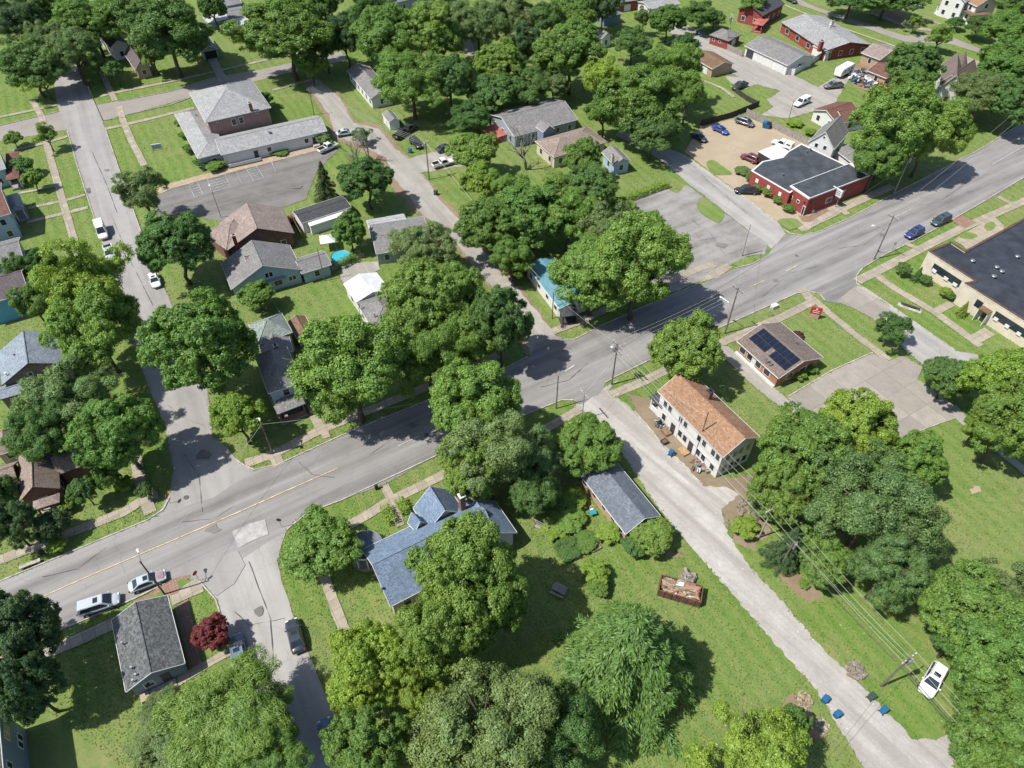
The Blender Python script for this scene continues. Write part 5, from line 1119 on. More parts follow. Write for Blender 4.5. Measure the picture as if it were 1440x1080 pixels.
pile('brush_heap', 'dry brush heap at the top of the bare earth by the lane', 'brush pile', (1055, 718), 90, ('bark_gray', 'brown_litter'), 1.8, .6, .5)
def planter(px, label, mat='wood_gray'):
    t = simple('wood_planter', label, 'planter', px, 30, 0, 'planters along the white house'); m = MB()
    for s in (-1, 1): m.box((0, s * .4, .3), (1.0, .08, .6)); m.box((s * .46, 0, .3), (.08, .72, .6))
    part('box', m, mat, t); m = MB(); m.box((0, 0, .25), (.82, .7, .46)); part('soil', m, 'soil', t)
planter((939, 600), 'gray wooden planter below the porch of the white house'); planter((934, 623), 'dark planter midway along the front of the white house', 'wood_dark'); planter((978, 652), 'brown wooden planter near the far end of the white house', 'wood_brown')
# kerbside bench and bricks by the road at left
t = simple('roadside_bench', 'long pale concrete bench on the verge beside the round bush', 'bench', (44, 795), 28); m = MB(); m.box((0, 0, .45), (2.6, .55, .12)); part('seat', m, 'kerb', t)
for s in (-1, 1): m = MB(); m.box((s * 1.0, 0, .2), (.25, .45, .4)); part('leg', m, 'kerb', t)
t = simple('newspaper_stand', 'dark metal stand between the concrete bench and the round bush', 'stand', (62, 781), 28); m = MB(); m.box((0, 0, .75), (.55, .5, .6)); part('cabinet', m, 'trim_dark', t)
for sx in (-1, 1):
    for sy in (-1, 1): m = MB(); m.tube([(sx * .22, sy * .2, 0), (sx * .22, sy * .2, .45)], .03, 6); part('leg', m, 'trim_dark', t)
m = MB(); m.box((0, -.26, .8), (.4, .03, .3)); part('pane', m, 'glass', t)
# picnic table in the shade
t = simple('picnic_table', 'gray picnic table in the shade between the big tree and the larch', 'picnic table', (786, 832), -28); m = MB()
for i in range(5): m.box((0, -.36 + i * .18, .75), (1.9, .165, .05))
part('tabletop', m, 'wood_gray', t)
for s in (-1, 1):
    m = MB(); m.box((0, s * .75, .45), (1.9, .28, .05)); part('seat', m, 'wood_gray', t)
    m = MB(); m.box((s * .7, 0, .6), (.08, .7, .08)); m.tube([(s * .7, -.75, .02), (s * .7, -.15, .72)], .045, 4); m.tube([(s * .7, .75, .02), (s * .7, .15, .72)], .045, 4); m.box((s * .7, 0, .4), (.06, 1.5, .06)); part('leg', m, 'wood_gray', t)
# church lawn sign
t = simple('lawn_sign', 'low white sign panel standing on the church lawn', 'sign', (222, 211), 20); m = MB(); m.box((0, 0, .95), (2.4, .18, 1.3)); part('panel', m, 'white_plain', t)
m = MB(); m.box((0, -.1, .95), (2.0, .03, 1.0)); part('face', m, 's_gray', t)
for s in (-1, 1): m = MB(); m.box((s * 1.0, 0, .15), (.16, .2, .3)); part('post', m, 'kerb', t)
# red office sign
def letters(parent, txt, size, loc, mat, rot=(R(90), 0, 0), name='lettering'):
    cu = bpy.data.curves.new(name, 'FONT'); cu.body = txt; cu.size = size; cu.extrude = .012; cu.align_x = 'CENTER'; cu.align_y = 'CENTER'
    tmp = bpy.data.objects.new(name, cu); col.objects.link(tmp); dg = bpy.context.evaluated_depsgraph_get(); me = bpy.data.meshes.new_from_object(tmp.evaluated_get(dg)); bpy.data.objects.remove(tmp)
    me.materials.clear(); me.materials.append(MATS[mat]); o = bpy.data.objects.new(name, me); col.objects.link(o); o.parent = parent; o.location = loc; o.rotation_euler = rot; return o
t = simple('office_sign', 'red sign panel on a brick base on the lawn of the solar office', 'sign', (1144, 447), -20); m = MB(); m.box((0, 0, .5), (1.5, .5, 1.0)); part('base', m, 'b_tan', t); m = MB(); m.box((0, 0, 1.75), (1.9, .35, 1.5)); part('panel', m, 'red_plain', t)
m = MB()
for z in (1.45, 1.85): m.box((0, -.19, z), (1.2, .03, .12))
m.tube([(-.0, -.2, 2.15), (.0, -.2, 2.35)], .14, 8); part('emblem', m, 'white_plain', t)
# tavern hanging sign
t = simple('tavern_sign', 'large white tavern sign board on brackets over the front wall', 'sign', (1170, 289), 33); m = MB(); m.box((0, 0, 3.4), (.3, 2.6, 1.7)); part('board', m, 'white_plain', t); m = MB(); m.box((0, 0, 2.25), (.25, 2.6, .5)); part('lower_board', m, 'trim_dark', t); m = MB()
for z in (3.85, 3.45, 3.05):
    for s in (-1, 1): m.box((s * .16, 0, z), (.03, 2.0, .12))
part('writing', m, 'trim_dark', t); m = MB(); m.tube([(0, .9, 0), (0, .9, 2.1)], .08, 8); m.tube([(0, -.9, 0), (0, -.9, 2.1)], .08, 8); part('post', m, 'metal', t)
t = simple('wall_sign', 'small triangular white sign to the right of the tavern sign', 'sign', (1180, 284), 33); m = MB(); m.loft([[(-.7, -.08, 2.5), (-.7, .08, 2.5), (-.7, .08, 3.1), (-.7, -.08, 3.1)], [(.9, -.08, 2.7), (.9, .08, 2.7), (.9, .08, 2.8), (.9, -.08, 2.8)]]); part('board', m, 'white_plain', t); m = MB(); m.tube([(-.5, 0, 0), (-.5, 0, 2.6)], .05, 6); part('post', m, 'metal', t)
# traffic and street signs, hydrants, mail boxes
def roadsign(px, label, mat, shape='sq', h=2.2, rz=0):
    t = simple('street_sign', label, 'sign', px, rz, 0, 'street signs'); m = MB(); m.tube([(0, 0, 0), (0, 0, h)], .035, 6); part('post', m, 'metal', t); m = MB()
    if shape == 'oct': m.tube([(0, -.04, h - .1), (0, -.07, h - .1)], .38, 8)
    else: m.box((0, -.05, h - .1), (.5, .03, .6))
    part('panel', m, mat, t); return t
roadsign((281, 817), 'stop sign at the corner of the brick walk by the side street', 'red_plain', 'oct', 2.3, 60); roadsign((206, 730), 'thin street sign at the upper left corner of the crossing', 'metal', 'sq', 2.4, 0); roadsign((397, 742), 'dark street sign under the round tree at the crossing', 'trim_dark', 'oct', 2.2, 0)
roadsign((1080, 468 - 22), 'white street sign on the verge before the solar office', 'white_plain', 'sq', 2.2, 0); roadsign((1254, 353), 'white round topped sign on the verge below the lamp pole', 'white_plain', 'oct', 2.0, 20); roadsign((1433, 262), 'pale red and white sign at the right edge of the main road', 'white_plain', 'oct', 2.4, 20); roadsign((1138, 312), 'slim lamp sign post on the brick forecourt of the tavern', 'metal', 'sq', 2.8, 0); roadsign((427, 637), 'small dark sign on the verge before the brick porch', 'trim_dark', 'sq', 1.6, 20); roadsign((240, 708), 'sign leaning near the corner tree on the left street', 'red_plain', 'oct', 2.0, 90)
t = simple('utility_cabinet', 'white utility box on the verge before the solar office', 'utility box', (1088, 433), 30); m = MB(); m.box((0, 0, .35), (1.3, .7, .7)); part('cabinet', m, 'white_plain', t); m = MB(); m.box((0, 0, .73), (1.4, .8, .06)); part('lid', m, 'white_plain', t)
t = simple('concrete_bench', 'concrete bench slab with a dark slot on the office verge', 'bench', (1279, 433), -33); m = MB(); m.box((0, 0, .04), (4.2, 1.2, .08)); part('slab', m, 'kerb', t); m = MB(); m.box((0, .1, .42), (3.4, .45, .1)); part('seat', m, 'trim_dark', t)
for s in (-1, 1): m = MB(); m.box((s * 1.4, .1, .22), (.2, .4, .3)); part('leg', m, 'kerb', t)
t = simple('mail_box', 'dark mail box on the verge before the blue roofed house', 'mailbox', (530, 688), 25); m = MB(); m.box((0, 0, .6), (.5, .4, .9)); part('body', m, 'trim_dark', t); m = MB(); m.tube([(-.25, 0, 1.05), (.25, 0, 1.05)], .2, 10); part('hood', m, 'trim_dark', t)
# pool, canopy tent, toys
t = simple('swimming_pool', 'round above ground pool with bright turquoise water', 'pool', (480, 366)); m = MB(); m.tube([(0, 0, 0), (0, 0, 1.15)], 1.9, 28, False); part('pool_wall', m, 's_white', t); m = MB(); m.tube([(0, 0, .9), (0, 0, 1.0)], 1.87, 28); part('water', m, 'water', t)
t = simple('canopy_tent', 'white square canopy tent in the yard beside the pale blue house', 'tent', (463, 349), 15); m = MB(); m.loft([[(-1.5, -1.5, 2.3), (1.5, -1.5, 2.3), (1.5, 1.5, 2.3), (-1.5, 1.5, 2.3)], [(-.05, -.05, 3.2), (.05, -.05, 3.2), (.05, .05, 3.2), (-.05, .05, 3.2)]]); part('canopy', m, 'fabric_white', t)
for sx in (-1, 1):
    for sy in (-1, 1): m = MB(); m.tube([(sx * 1.42, sy * 1.42, 0), (sx * 1.42, sy * 1.42, 2.3)], .035, 6); part('leg', m, 'metal', t)
t = simple('trampoline', 'round trampoline edge showing in the yard of the weathered house', 'trampoline', (66, 556)); m = MB(); m.tube([(0, 0, .85), (0, 0, .92)], [1.9, 1.9], 24, False); part('frame', m, 'metal', t); m = MB(); m.tube([(0, 0, .86), (0, 0, .88)], 1.85, 24); part('mat', m, 'membrane', t)
for i in range(6): a_ = i * 1.047; m = MB(); m.tube([(1.85 * math.cos(a_), 1.85 * math.sin(a_), 0), (1.85 * math.cos(a_), 1.85 * math.sin(a_), .86)], .04, 6); part('leg', m, 'metal', t)
t = simple('patio_table', 'teal patio table with a white chair beside the garage house', 'patio table', (833, 724), 20); m = MB(); m.box((0, 0, .7), (1.0, .8, .06)); part('tabletop', m, 'teal_plain', t)
for sx in (-1, 1):
    for sy in (-1, 1): m = MB(); m.box((sx * .4, sy * .32, .34), (.06, .06, .67)); part('leg', m, 'teal_plain', t)
t = simple('patio_chair', 'white patio chair beside the teal patio table', 'chair', (832, 719), 20); m = MB(); m.box((0, 0, .42), (.5, .5, .06)); part('seat', m, 'white_plain', t); m = MB(); m.box((0, .25, .75), (.5, .06, .6)); part('backrest', m, 'white_plain', t)
for sx in (-1, 1):
    for sy in (-1, 1): m = MB(); m.box((sx * .2, sy * .2, .2), (.05, .05, .39)); part('leg', m, 'white_plain', t)
t = simple('fire_ring', 'small orange fire ring on the lawn by the garage house', 'fire ring', (820, 709)); m = MB(); m.tube([(0, 0, 0), (0, 0, .3)], .5, 14, False); part('ring', m, 'orange_plain', t); m = MB(); m.tube([(0, 0, .01), (0, 0, .08)], .46, 14); part('ash', m, 'soil', t)
t = simple('garden_swing', 'gray garden swing frame in the yard behind the blue roofed house', 'swing', (760, 745), -30); m = MB()
for s in (-1, 1): m.tube([(s * 1.2, -.6, 0), (s * 1.2, 0, 1.9)], .05, 6); m.tube([(s * 1.2, .6, 0), (s * 1.2, 0, 1.9)], .05, 6)
m.tube([(-1.2, 0, 1.9), (1.2, 0, 1.9)], .05, 6); part('frame', m, 'wood_gray', t); m = MB(); m.box((0, 0, .5), (1.7, .5, .06)); m.box((0, .25, .8), (1.7, .05, .5)); part('seat', m, 'wood_gray', t)
t = simple('wood_deck', 'brown wooden deck at the side of the weathered house', 'deck', (118, 508), 20); m = MB(); m.box((0, 0, .4), (2.6, 2.0, .15)); part('floor', m, 'wood_brown', t); m = MB(); m.box((0, 1.0, .9), (2.6, .06, .9)); m.box((1.3, 0, .9), (.06, 2.0, .9)); part('railing', m, 'wood_gray', t)
t = simple('raised_bed', 'pale wooden garden frame beside the vegetable rows', 'planter', (836, 771), 30); m = MB()
for s in (-1, 1): m.box((0, s * .5, .2), (1.6, .08, .4)); m.box((s * .76, 0, .2), (.08, .92, .4))
part('box', m, 'wood_gray', t); m = MB(); m.box((0, 0, .15), (1.42, .9, .28)); part('soil', m, 'soil', t)
t = simple('stair_steps', 'concrete steps and rails leading to the brick porch', 'steps', (443, 580), 24); m = MB()
for i in range(4): m.box((0, .35 * i, .1 + .11 * i), (1.7, .36, .2 + .22 * i))
part('steps', m, 'walk', t)
for s in (-1, 1): m = MB(); m.tube([(s * .8, -.1, .9), (s * .8, 1.2, 1.7)], .035, 6); m.tube([(s * .8, -.1, 0), (s * .8, -.1, .9)], .03, 6); m.tube([(s * .8, 1.2, .8), (s * .8, 1.2, 1.7)], .03, 6); part('handrail', m, 'metal', t)
t = simple('propane_tank', 'silver tank beside the small house addition at the lower left brick house', 'tank', (86, 697), 10); m = MB(); m.tube([(-.6, 0, .6), (-.5, 0, .6), (.5, 0, .6), (.6, 0, .6)], [.2, .35, .35, .2], 12); part('tank', m, 'white_plain', t, True); m = MB(); m.box((-.35, 0, .15), (.1, .5, .3)); m.box((.35, 0, .15), (.1, .5, .3)); part('leg', m, 'metal', t)
t = simple('storm_drain', 'dark manhole cover set in the sidewalk by the trailer home', 'manhole', (791, 461)); m = MB(); m.tube([(0, 0, .3), (0, 0, .34)], .42, 14); part('cover', m, 'trim_dark', t); m = MB(); m.tube([(0, 0, .0), (0, 0, .31)], .5, 14); part('rim', m, 'kerb', t)

# fences
def fence(name, label, px, h, mat, solid=True, postmat=None):
    pts = [P(x, y) for x, y in px]; t = thing(name, label, 'fence', pts[0], 0, 'yard fences'); o0 = pts[0]
    for a, b in zip(pts, pts[1:]):
        d = b - a; L = d.length; an = math.atan2(d.y, d.x); n = max(1, int(L / 2.4)); mid = (a + b) / 2 - o0; m = MB()
        if solid:
            k = max(1, int(L / .5)); u = d.normalized()
            for i in range(k):
                c = a - o0 + u * (i + .5) * L / k; m.box((c.x, c.y, h / 2 + rng.uniform(-.03, .03)), (L / k * .96, .05, h), an)
        else:
            for z in (h * .95, h * .5, h * .12): m.box((mid.x, mid.y, z), (L, .05, .07), an)
            k = max(1, int(L / .28)); u = d.normalized()
            for i in range(k): c = a - o0 + u * (i + .5) * L / k; m.box((c.x, c.y, h / 2), (.08, .03, h), an)
        part('panel', m, mat, t)
        for i in range(n + 1): c = a - o0 + d * i / n; m = MB(); m.box((c.x, c.y, h / 2 + .05), (.14, .14, h + .1), an); part('post', m, postmat or mat, t)
fence('wood_fence', 'dark weathered wood fence below the lawn beside the parking lot', [(985, 177), (1027, 166), (1066, 150)], 1.6, 'wood_dark')
fence('wood_fence', 'dark wood fence running up to the black pickup', [(1033, 130), (1050, 142), (1066, 150)], 1.4, 'wood_dark')
fence('block_fence', 'pale gray panel fence along the top of the tan parking lot', [(1049, 162), (1092, 184), (1136, 205)], 1.8, 'wood_gray', True, 'kerb')
fence('white_fence', 'white board fence joining the long garage and the ranch house', [(1105, 104), (1116, 106), (1163, 76), (1180, 66)], 1.8, 's_white')
fence('gray_fence', 'gray plank fence between the brick garage and the white garage', [(1022, 70), (1043, 80)], 1.7, 'wood_gray')
fence('picket_fence', 'gray picket fence along the hedge beside the swimming pool', [(456, 390), (485, 372), (512, 362)], 1.1, 'wood_gray', False)
fence('yard_fence', 'brown fence beside the mobile home and brown house', [(412, 312), (425, 336)], 1.8, 'wood_brown')
fence('yard_fence', 'pale board fence between the tall house and the green lawn', [(385, 428), (395, 445)], 1.2, 'wood_gray', False)
fence('yard_fence', 'wood fence panel along the shady alley near the brown roof', [(660, 392), (680, 415)], 1.6, 'wood_new')

# ------------------------------------------------------------------ trees, bushes, hedges
def kites(name, c, n, t, L, Wd):                 # one leaf-sized kite per row
    c = np.asarray(c); N = len(c); n = n / (np.linalg.norm(n, axis=1, keepdims=True) + 1e-9)
    t = t - n * np.sum(t * n, axis=1, keepdims=True); t /= (np.linalg.norm(t, axis=1, keepdims=True) + 1e-9); b = np.cross(n, t)
    L = np.asarray(L).reshape(-1, 1); Wd = np.asarray(Wd).reshape(-1, 1)
    v = np.empty((N, 4, 3)); v[:, 0] = c - t * L; v[:, 1] = c + b * Wd - t * L * .1; v[:, 2] = c + t * L; v[:, 3] = c - b * Wd - t * L * .1
    me = bpy.data.meshes.new(name); me.vertices.add(N * 4); me.loops.add(N * 4); me.polygons.add(N)
    me.vertices.foreach_set('co', v.ravel()); me.loops.foreach_set('vertex_index', np.arange(N * 4, dtype=np.int32))
    me.polygons.foreach_set('loop_start', np.arange(0, N * 4, 4, dtype=np.int32)); me.update(calc_edges=True); me.materials.append(MATS['leaves'])
    return me
def unit(a): return a / (np.linalg.norm(a, axis=-1, keepdims=True) + 1e-9)
def crown_mesh(kind, seed):
    r = np.random.default_rng(seed)
    nl, lr, sp, spv, clumps, lpc, cs, ls, asp = dict(broad=(54, .27, .68, .13, 30, 62, .085, .0225, .60), maple=(92, .195, .77, .08, 20, 52, .072, .021, .66), loose=(38, .215, .62, .22, 26, 52, .085, .0225, .5), soft=(56, .25, .66, .17, 28, 62, .10, .036, .17), bush=(46, .245, .70, .09, 26, 50, .085, .028, .6), gray=(70, .215, .71, .14, 22, 54, .088, .0195, .55))[kind]
    i = np.arange(nl * 2); ph = i * 2.39996 + r.normal(0, .5, nl * 2); z = 1 - 2 * (i + .5) / (nl * 2) + r.normal(0, .08, nl * 2); z = np.clip(z, -.98, .98)
    d = np.stack([np.sqrt(1 - z * z) * np.cos(ph), np.sqrt(1 - z * z) * np.sin(ph), z], 1); keep = z > (-.15 if kind == 'bush' else -.62); d = d[keep]; d = d[r.permutation(len(d))[:nl]]
    limb = unit(r.normal(0, 1, (9, 3)) * np.array([1, 1, .6]) + np.array([0, 0, .35]))
    if kind in ('broad', 'gray', 'loose', 'maple'):
        bl = limb[np.argmax(d @ limb.T, axis=1)]; pull = {'broad': .38, 'gray': .38, 'loose': .55, 'maple': .22}[kind]; d = unit(d + bl * pull)
    low = 1.0 - .10 * np.cos(3 * np.arctan2(d[:, 1], d[:, 0]) + r.uniform(0, 6)) - .08 * r.random(len(d))
    cen = d * ((sp + r.normal(0, spv, len(d))) * low)[:, None]; rad = lr * r.uniform(.60, 1.30, len(d))
    inner = unit(r.normal(0, 1, (nl // 3, 3))) * r.uniform(.1, .4, (nl // 3, 1)); cen = np.vstack([cen, inner]); rad = np.concatenate([rad, np.full(len(inner), lr)]); d = np.vstack([d, unit(inner)])
    C = []; Nn = []
    for k in range(len(cen)):
        cd = unit(r.normal(0, 1, (clumps, 3)) + d[k] * .75 + np.array([0, 0, .25])); cc = cen[k] + cd * rad[k] * r.uniform(.72, 1.08, (clumps, 1)) * np.array([1, 1, .85])
        lv = unit(r.normal(0, 1, (clumps, lpc, 3)) + cd[:, None] * .5); pos = cc[:, None] + lv * cs * r.uniform(.35, 1.1, (clumps, lpc, 1))
        C.append(pos.reshape(-1, 3)); Nn.append((lv * .9 + cd[:, None] * .55 + np.array([0, 0, .25]) + r.normal(0, .42, lv.shape)).reshape(-1, 3))
    C = np.vstack(C); Nn = np.vstack(Nn); N = len(C)
    if kind == 'bush': m = C[:, 2] > -.45; C, Nn = C[m], Nn[m]; N = len(C)
    T = r.normal(0, 1, (N, 3))
    if kind == 'soft': T = unit(C) * 1.2 + np.array([.35, .25, .5]) + r.normal(0, .4, (N, 3))
    if kind == 'broad': T = T + np.array([0, 0, -.5])
    L = ls * r.uniform(.6, 1.3, N)
    return kites(kind + '_crown', C, Nn, T, L, L * asp)
def larch_mesh(seed, cone=False):
    r = np.random.default_rng(seed); C = []; Nn = []; T = []; L = []
    nb = 170 if not cone else 150
    for k in range(nb):
        h = (k + .5) / nb; z0 = -0.85 + 1.75 * h; ln = (1.0 - h) ** (.62 if not cone else .85) * r.uniform(.62, 1.12) + .04; ph = k * 2.39996 + r.normal(0, .25)
        dr = np.array([math.cos(ph), math.sin(ph), 0]); n = int(60 + 420 * ln); s = r.random(n) ** .75; sag = -.30 * s * s * ln + .10 * s
        side = np.array([-dr[1], dr[0], 0]); wv = (.05 + .13 * ln) * (1 - s * .75)
        off = r.normal(0, 1, n) * wv
        p = dr * (s * ln)[:, None] + side * off[:, None] + np.array([0, 0, 1]) * (z0 + sag + r.normal(0, .025, n) - abs(off) * .25)[:, None]
        C.append(p); t = dr * .9 + side * np.sign(off)[:, None] * .65 + r.normal(0, .25, (n, 3)) + np.array([0, 0, -.1]); T.append(t); Nn.append(np.array([0, 0, 1.0]) + dr * .3 + r.normal(0, .4, (n, 3))); L.append(r.uniform(.018, .045, n))
    C, Nn, T, L = map(np.concatenate, (C, Nn, T, L))
    return kites('conifer_crown', C, Nn, T, L, L * .26)
PROTO = {k: [crown_mesh(k, 11 + 7 * j + i) for i in range(n)] for j, (k, n) in enumerate(dict(broad=6, maple=5, loose=4, soft=2, bush=3, gray=4).items())}
PROTO['larch'] = [larch_mesh(3), larch_mesh(4)]; PROTO['cone'] = [larch_mesh(5, True)]
def trunk_mesh(seed, limbs=7, fork=.30):
    r = random.Random(seed); mb = MB(); bend = [(0, 0)] + [(r.uniform(-.05, .05), r.uniform(-.05, .05)) for _ in range(4)]
    mb.tube([(bend[i][0], bend[i][1], z) for i, z in enumerate((-.02, .14, .32, .58, .86))], [.062, .046, .042, .028, .008], 9)
    for i in range(limbs):
        a = i * 6.283 / limbs + r.uniform(-.3, .3); z0 = fork + .25 * r.random(); L = r.uniform(.45, .72); e = r.uniform(.18, .38)
        pts = [(0, 0, z0), (L * .35 * math.cos(a), L * .35 * math.sin(a), z0 + e * .45), (L * .7 * math.cos(a + .15), L * .7 * math.sin(a + .15), z0 + e * .8), (L * math.cos(a + .1), L * math.sin(a + .1), z0 + e)]
        mb.tube(pts, [.026, .019, .012, .004], 6)
        for s in (-1, 1): b = a + s * .7; p = pts[1]; mb.tube([p, (p[0] + .2 * math.cos(b), p[1] + .2 * math.sin(b), p[2] + .12), (p[0] + .34 * math.cos(b), p[1] + .34 * math.sin(b), p[2] + .17)], [.013, .009, .003], 5)
    me = bpy.data.meshes.new('trunk'); me.from_pydata(mb.v, [], mb.f); me.polygons.foreach_set('use_smooth', [True] * len(me.polygons)); me.materials.append(MATS['bark']); return me
TRUNKS = [trunk_mesh(i) for i in range(4)]
st_m = MB(); st_m.tube([(0, 0, -.02), (0, 0, .5), (0, 0, .97)], [.045, .03, .006], 8); STR = bpy.data.meshes.new('trunk'); STR.from_pydata(st_m.v, [], st_m.f); STR.materials.append(MATS['bark'])
CNT = [0]
G1, G2, G3, G4, G5, G6, G7 = (.128, .232, .054), (.160, .262, .058), (.195, .298, .052), (.100, .190, .056), (.074, .135, .056), (.152, .228, .088), (.225, .325, .052)
def tree(cx, cy, r, H, kind, colr, label, vr=None, name=None, cat='tree', trunk=True, low=None):
    CNT[0] += 1; i = CNT[0]
    rz = vr if vr else H * (.40 if kind not in ('larch', 'cone') else .5); zc = H - rz * .97
    p = P(cx, cy, zc); rm = r / ppm(cx, cy, zc)
    name = name or {'larch': 'conifer_tree', 'cone': 'conifer_tree', 'bush': 'shrub', 'maple': 'maple_tree'}.get(kind, 'broadleaf_tree')
    t = thing(name, label, cat, (p.x, p.y, 0), 0, 'trees among the houses' if cat == 'tree' else 'bushes in the yards')
    me = PROTO[kind][i % len(PROTO[kind])]; c = bpy.data.objects.new('crown', me); col.objects.link(c); c.parent = t; c.location = (0, 0, zc); c.scale = (rm * rng.uniform(.9, 1.08), rm * rng.uniform(.9, 1.08), rz)
    c.rotation_euler = (0, 0, (i * 2.4) % 6.28); q = rng.uniform(.9, 1.1); c.color = (colr[0] * q * rng.uniform(.94, 1.06), colr[1] * q, colr[2] * q, 1)
    if trunk:
        k = bpy.data.objects.new('trunk', STR if kind in ('larch', 'cone') else TRUNKS[i % 4]); col.objects.link(k); k.parent = t; k.scale = (rm, rm, H * .95); k.rotation_euler = (0, 0, i * 1.3)
    return t
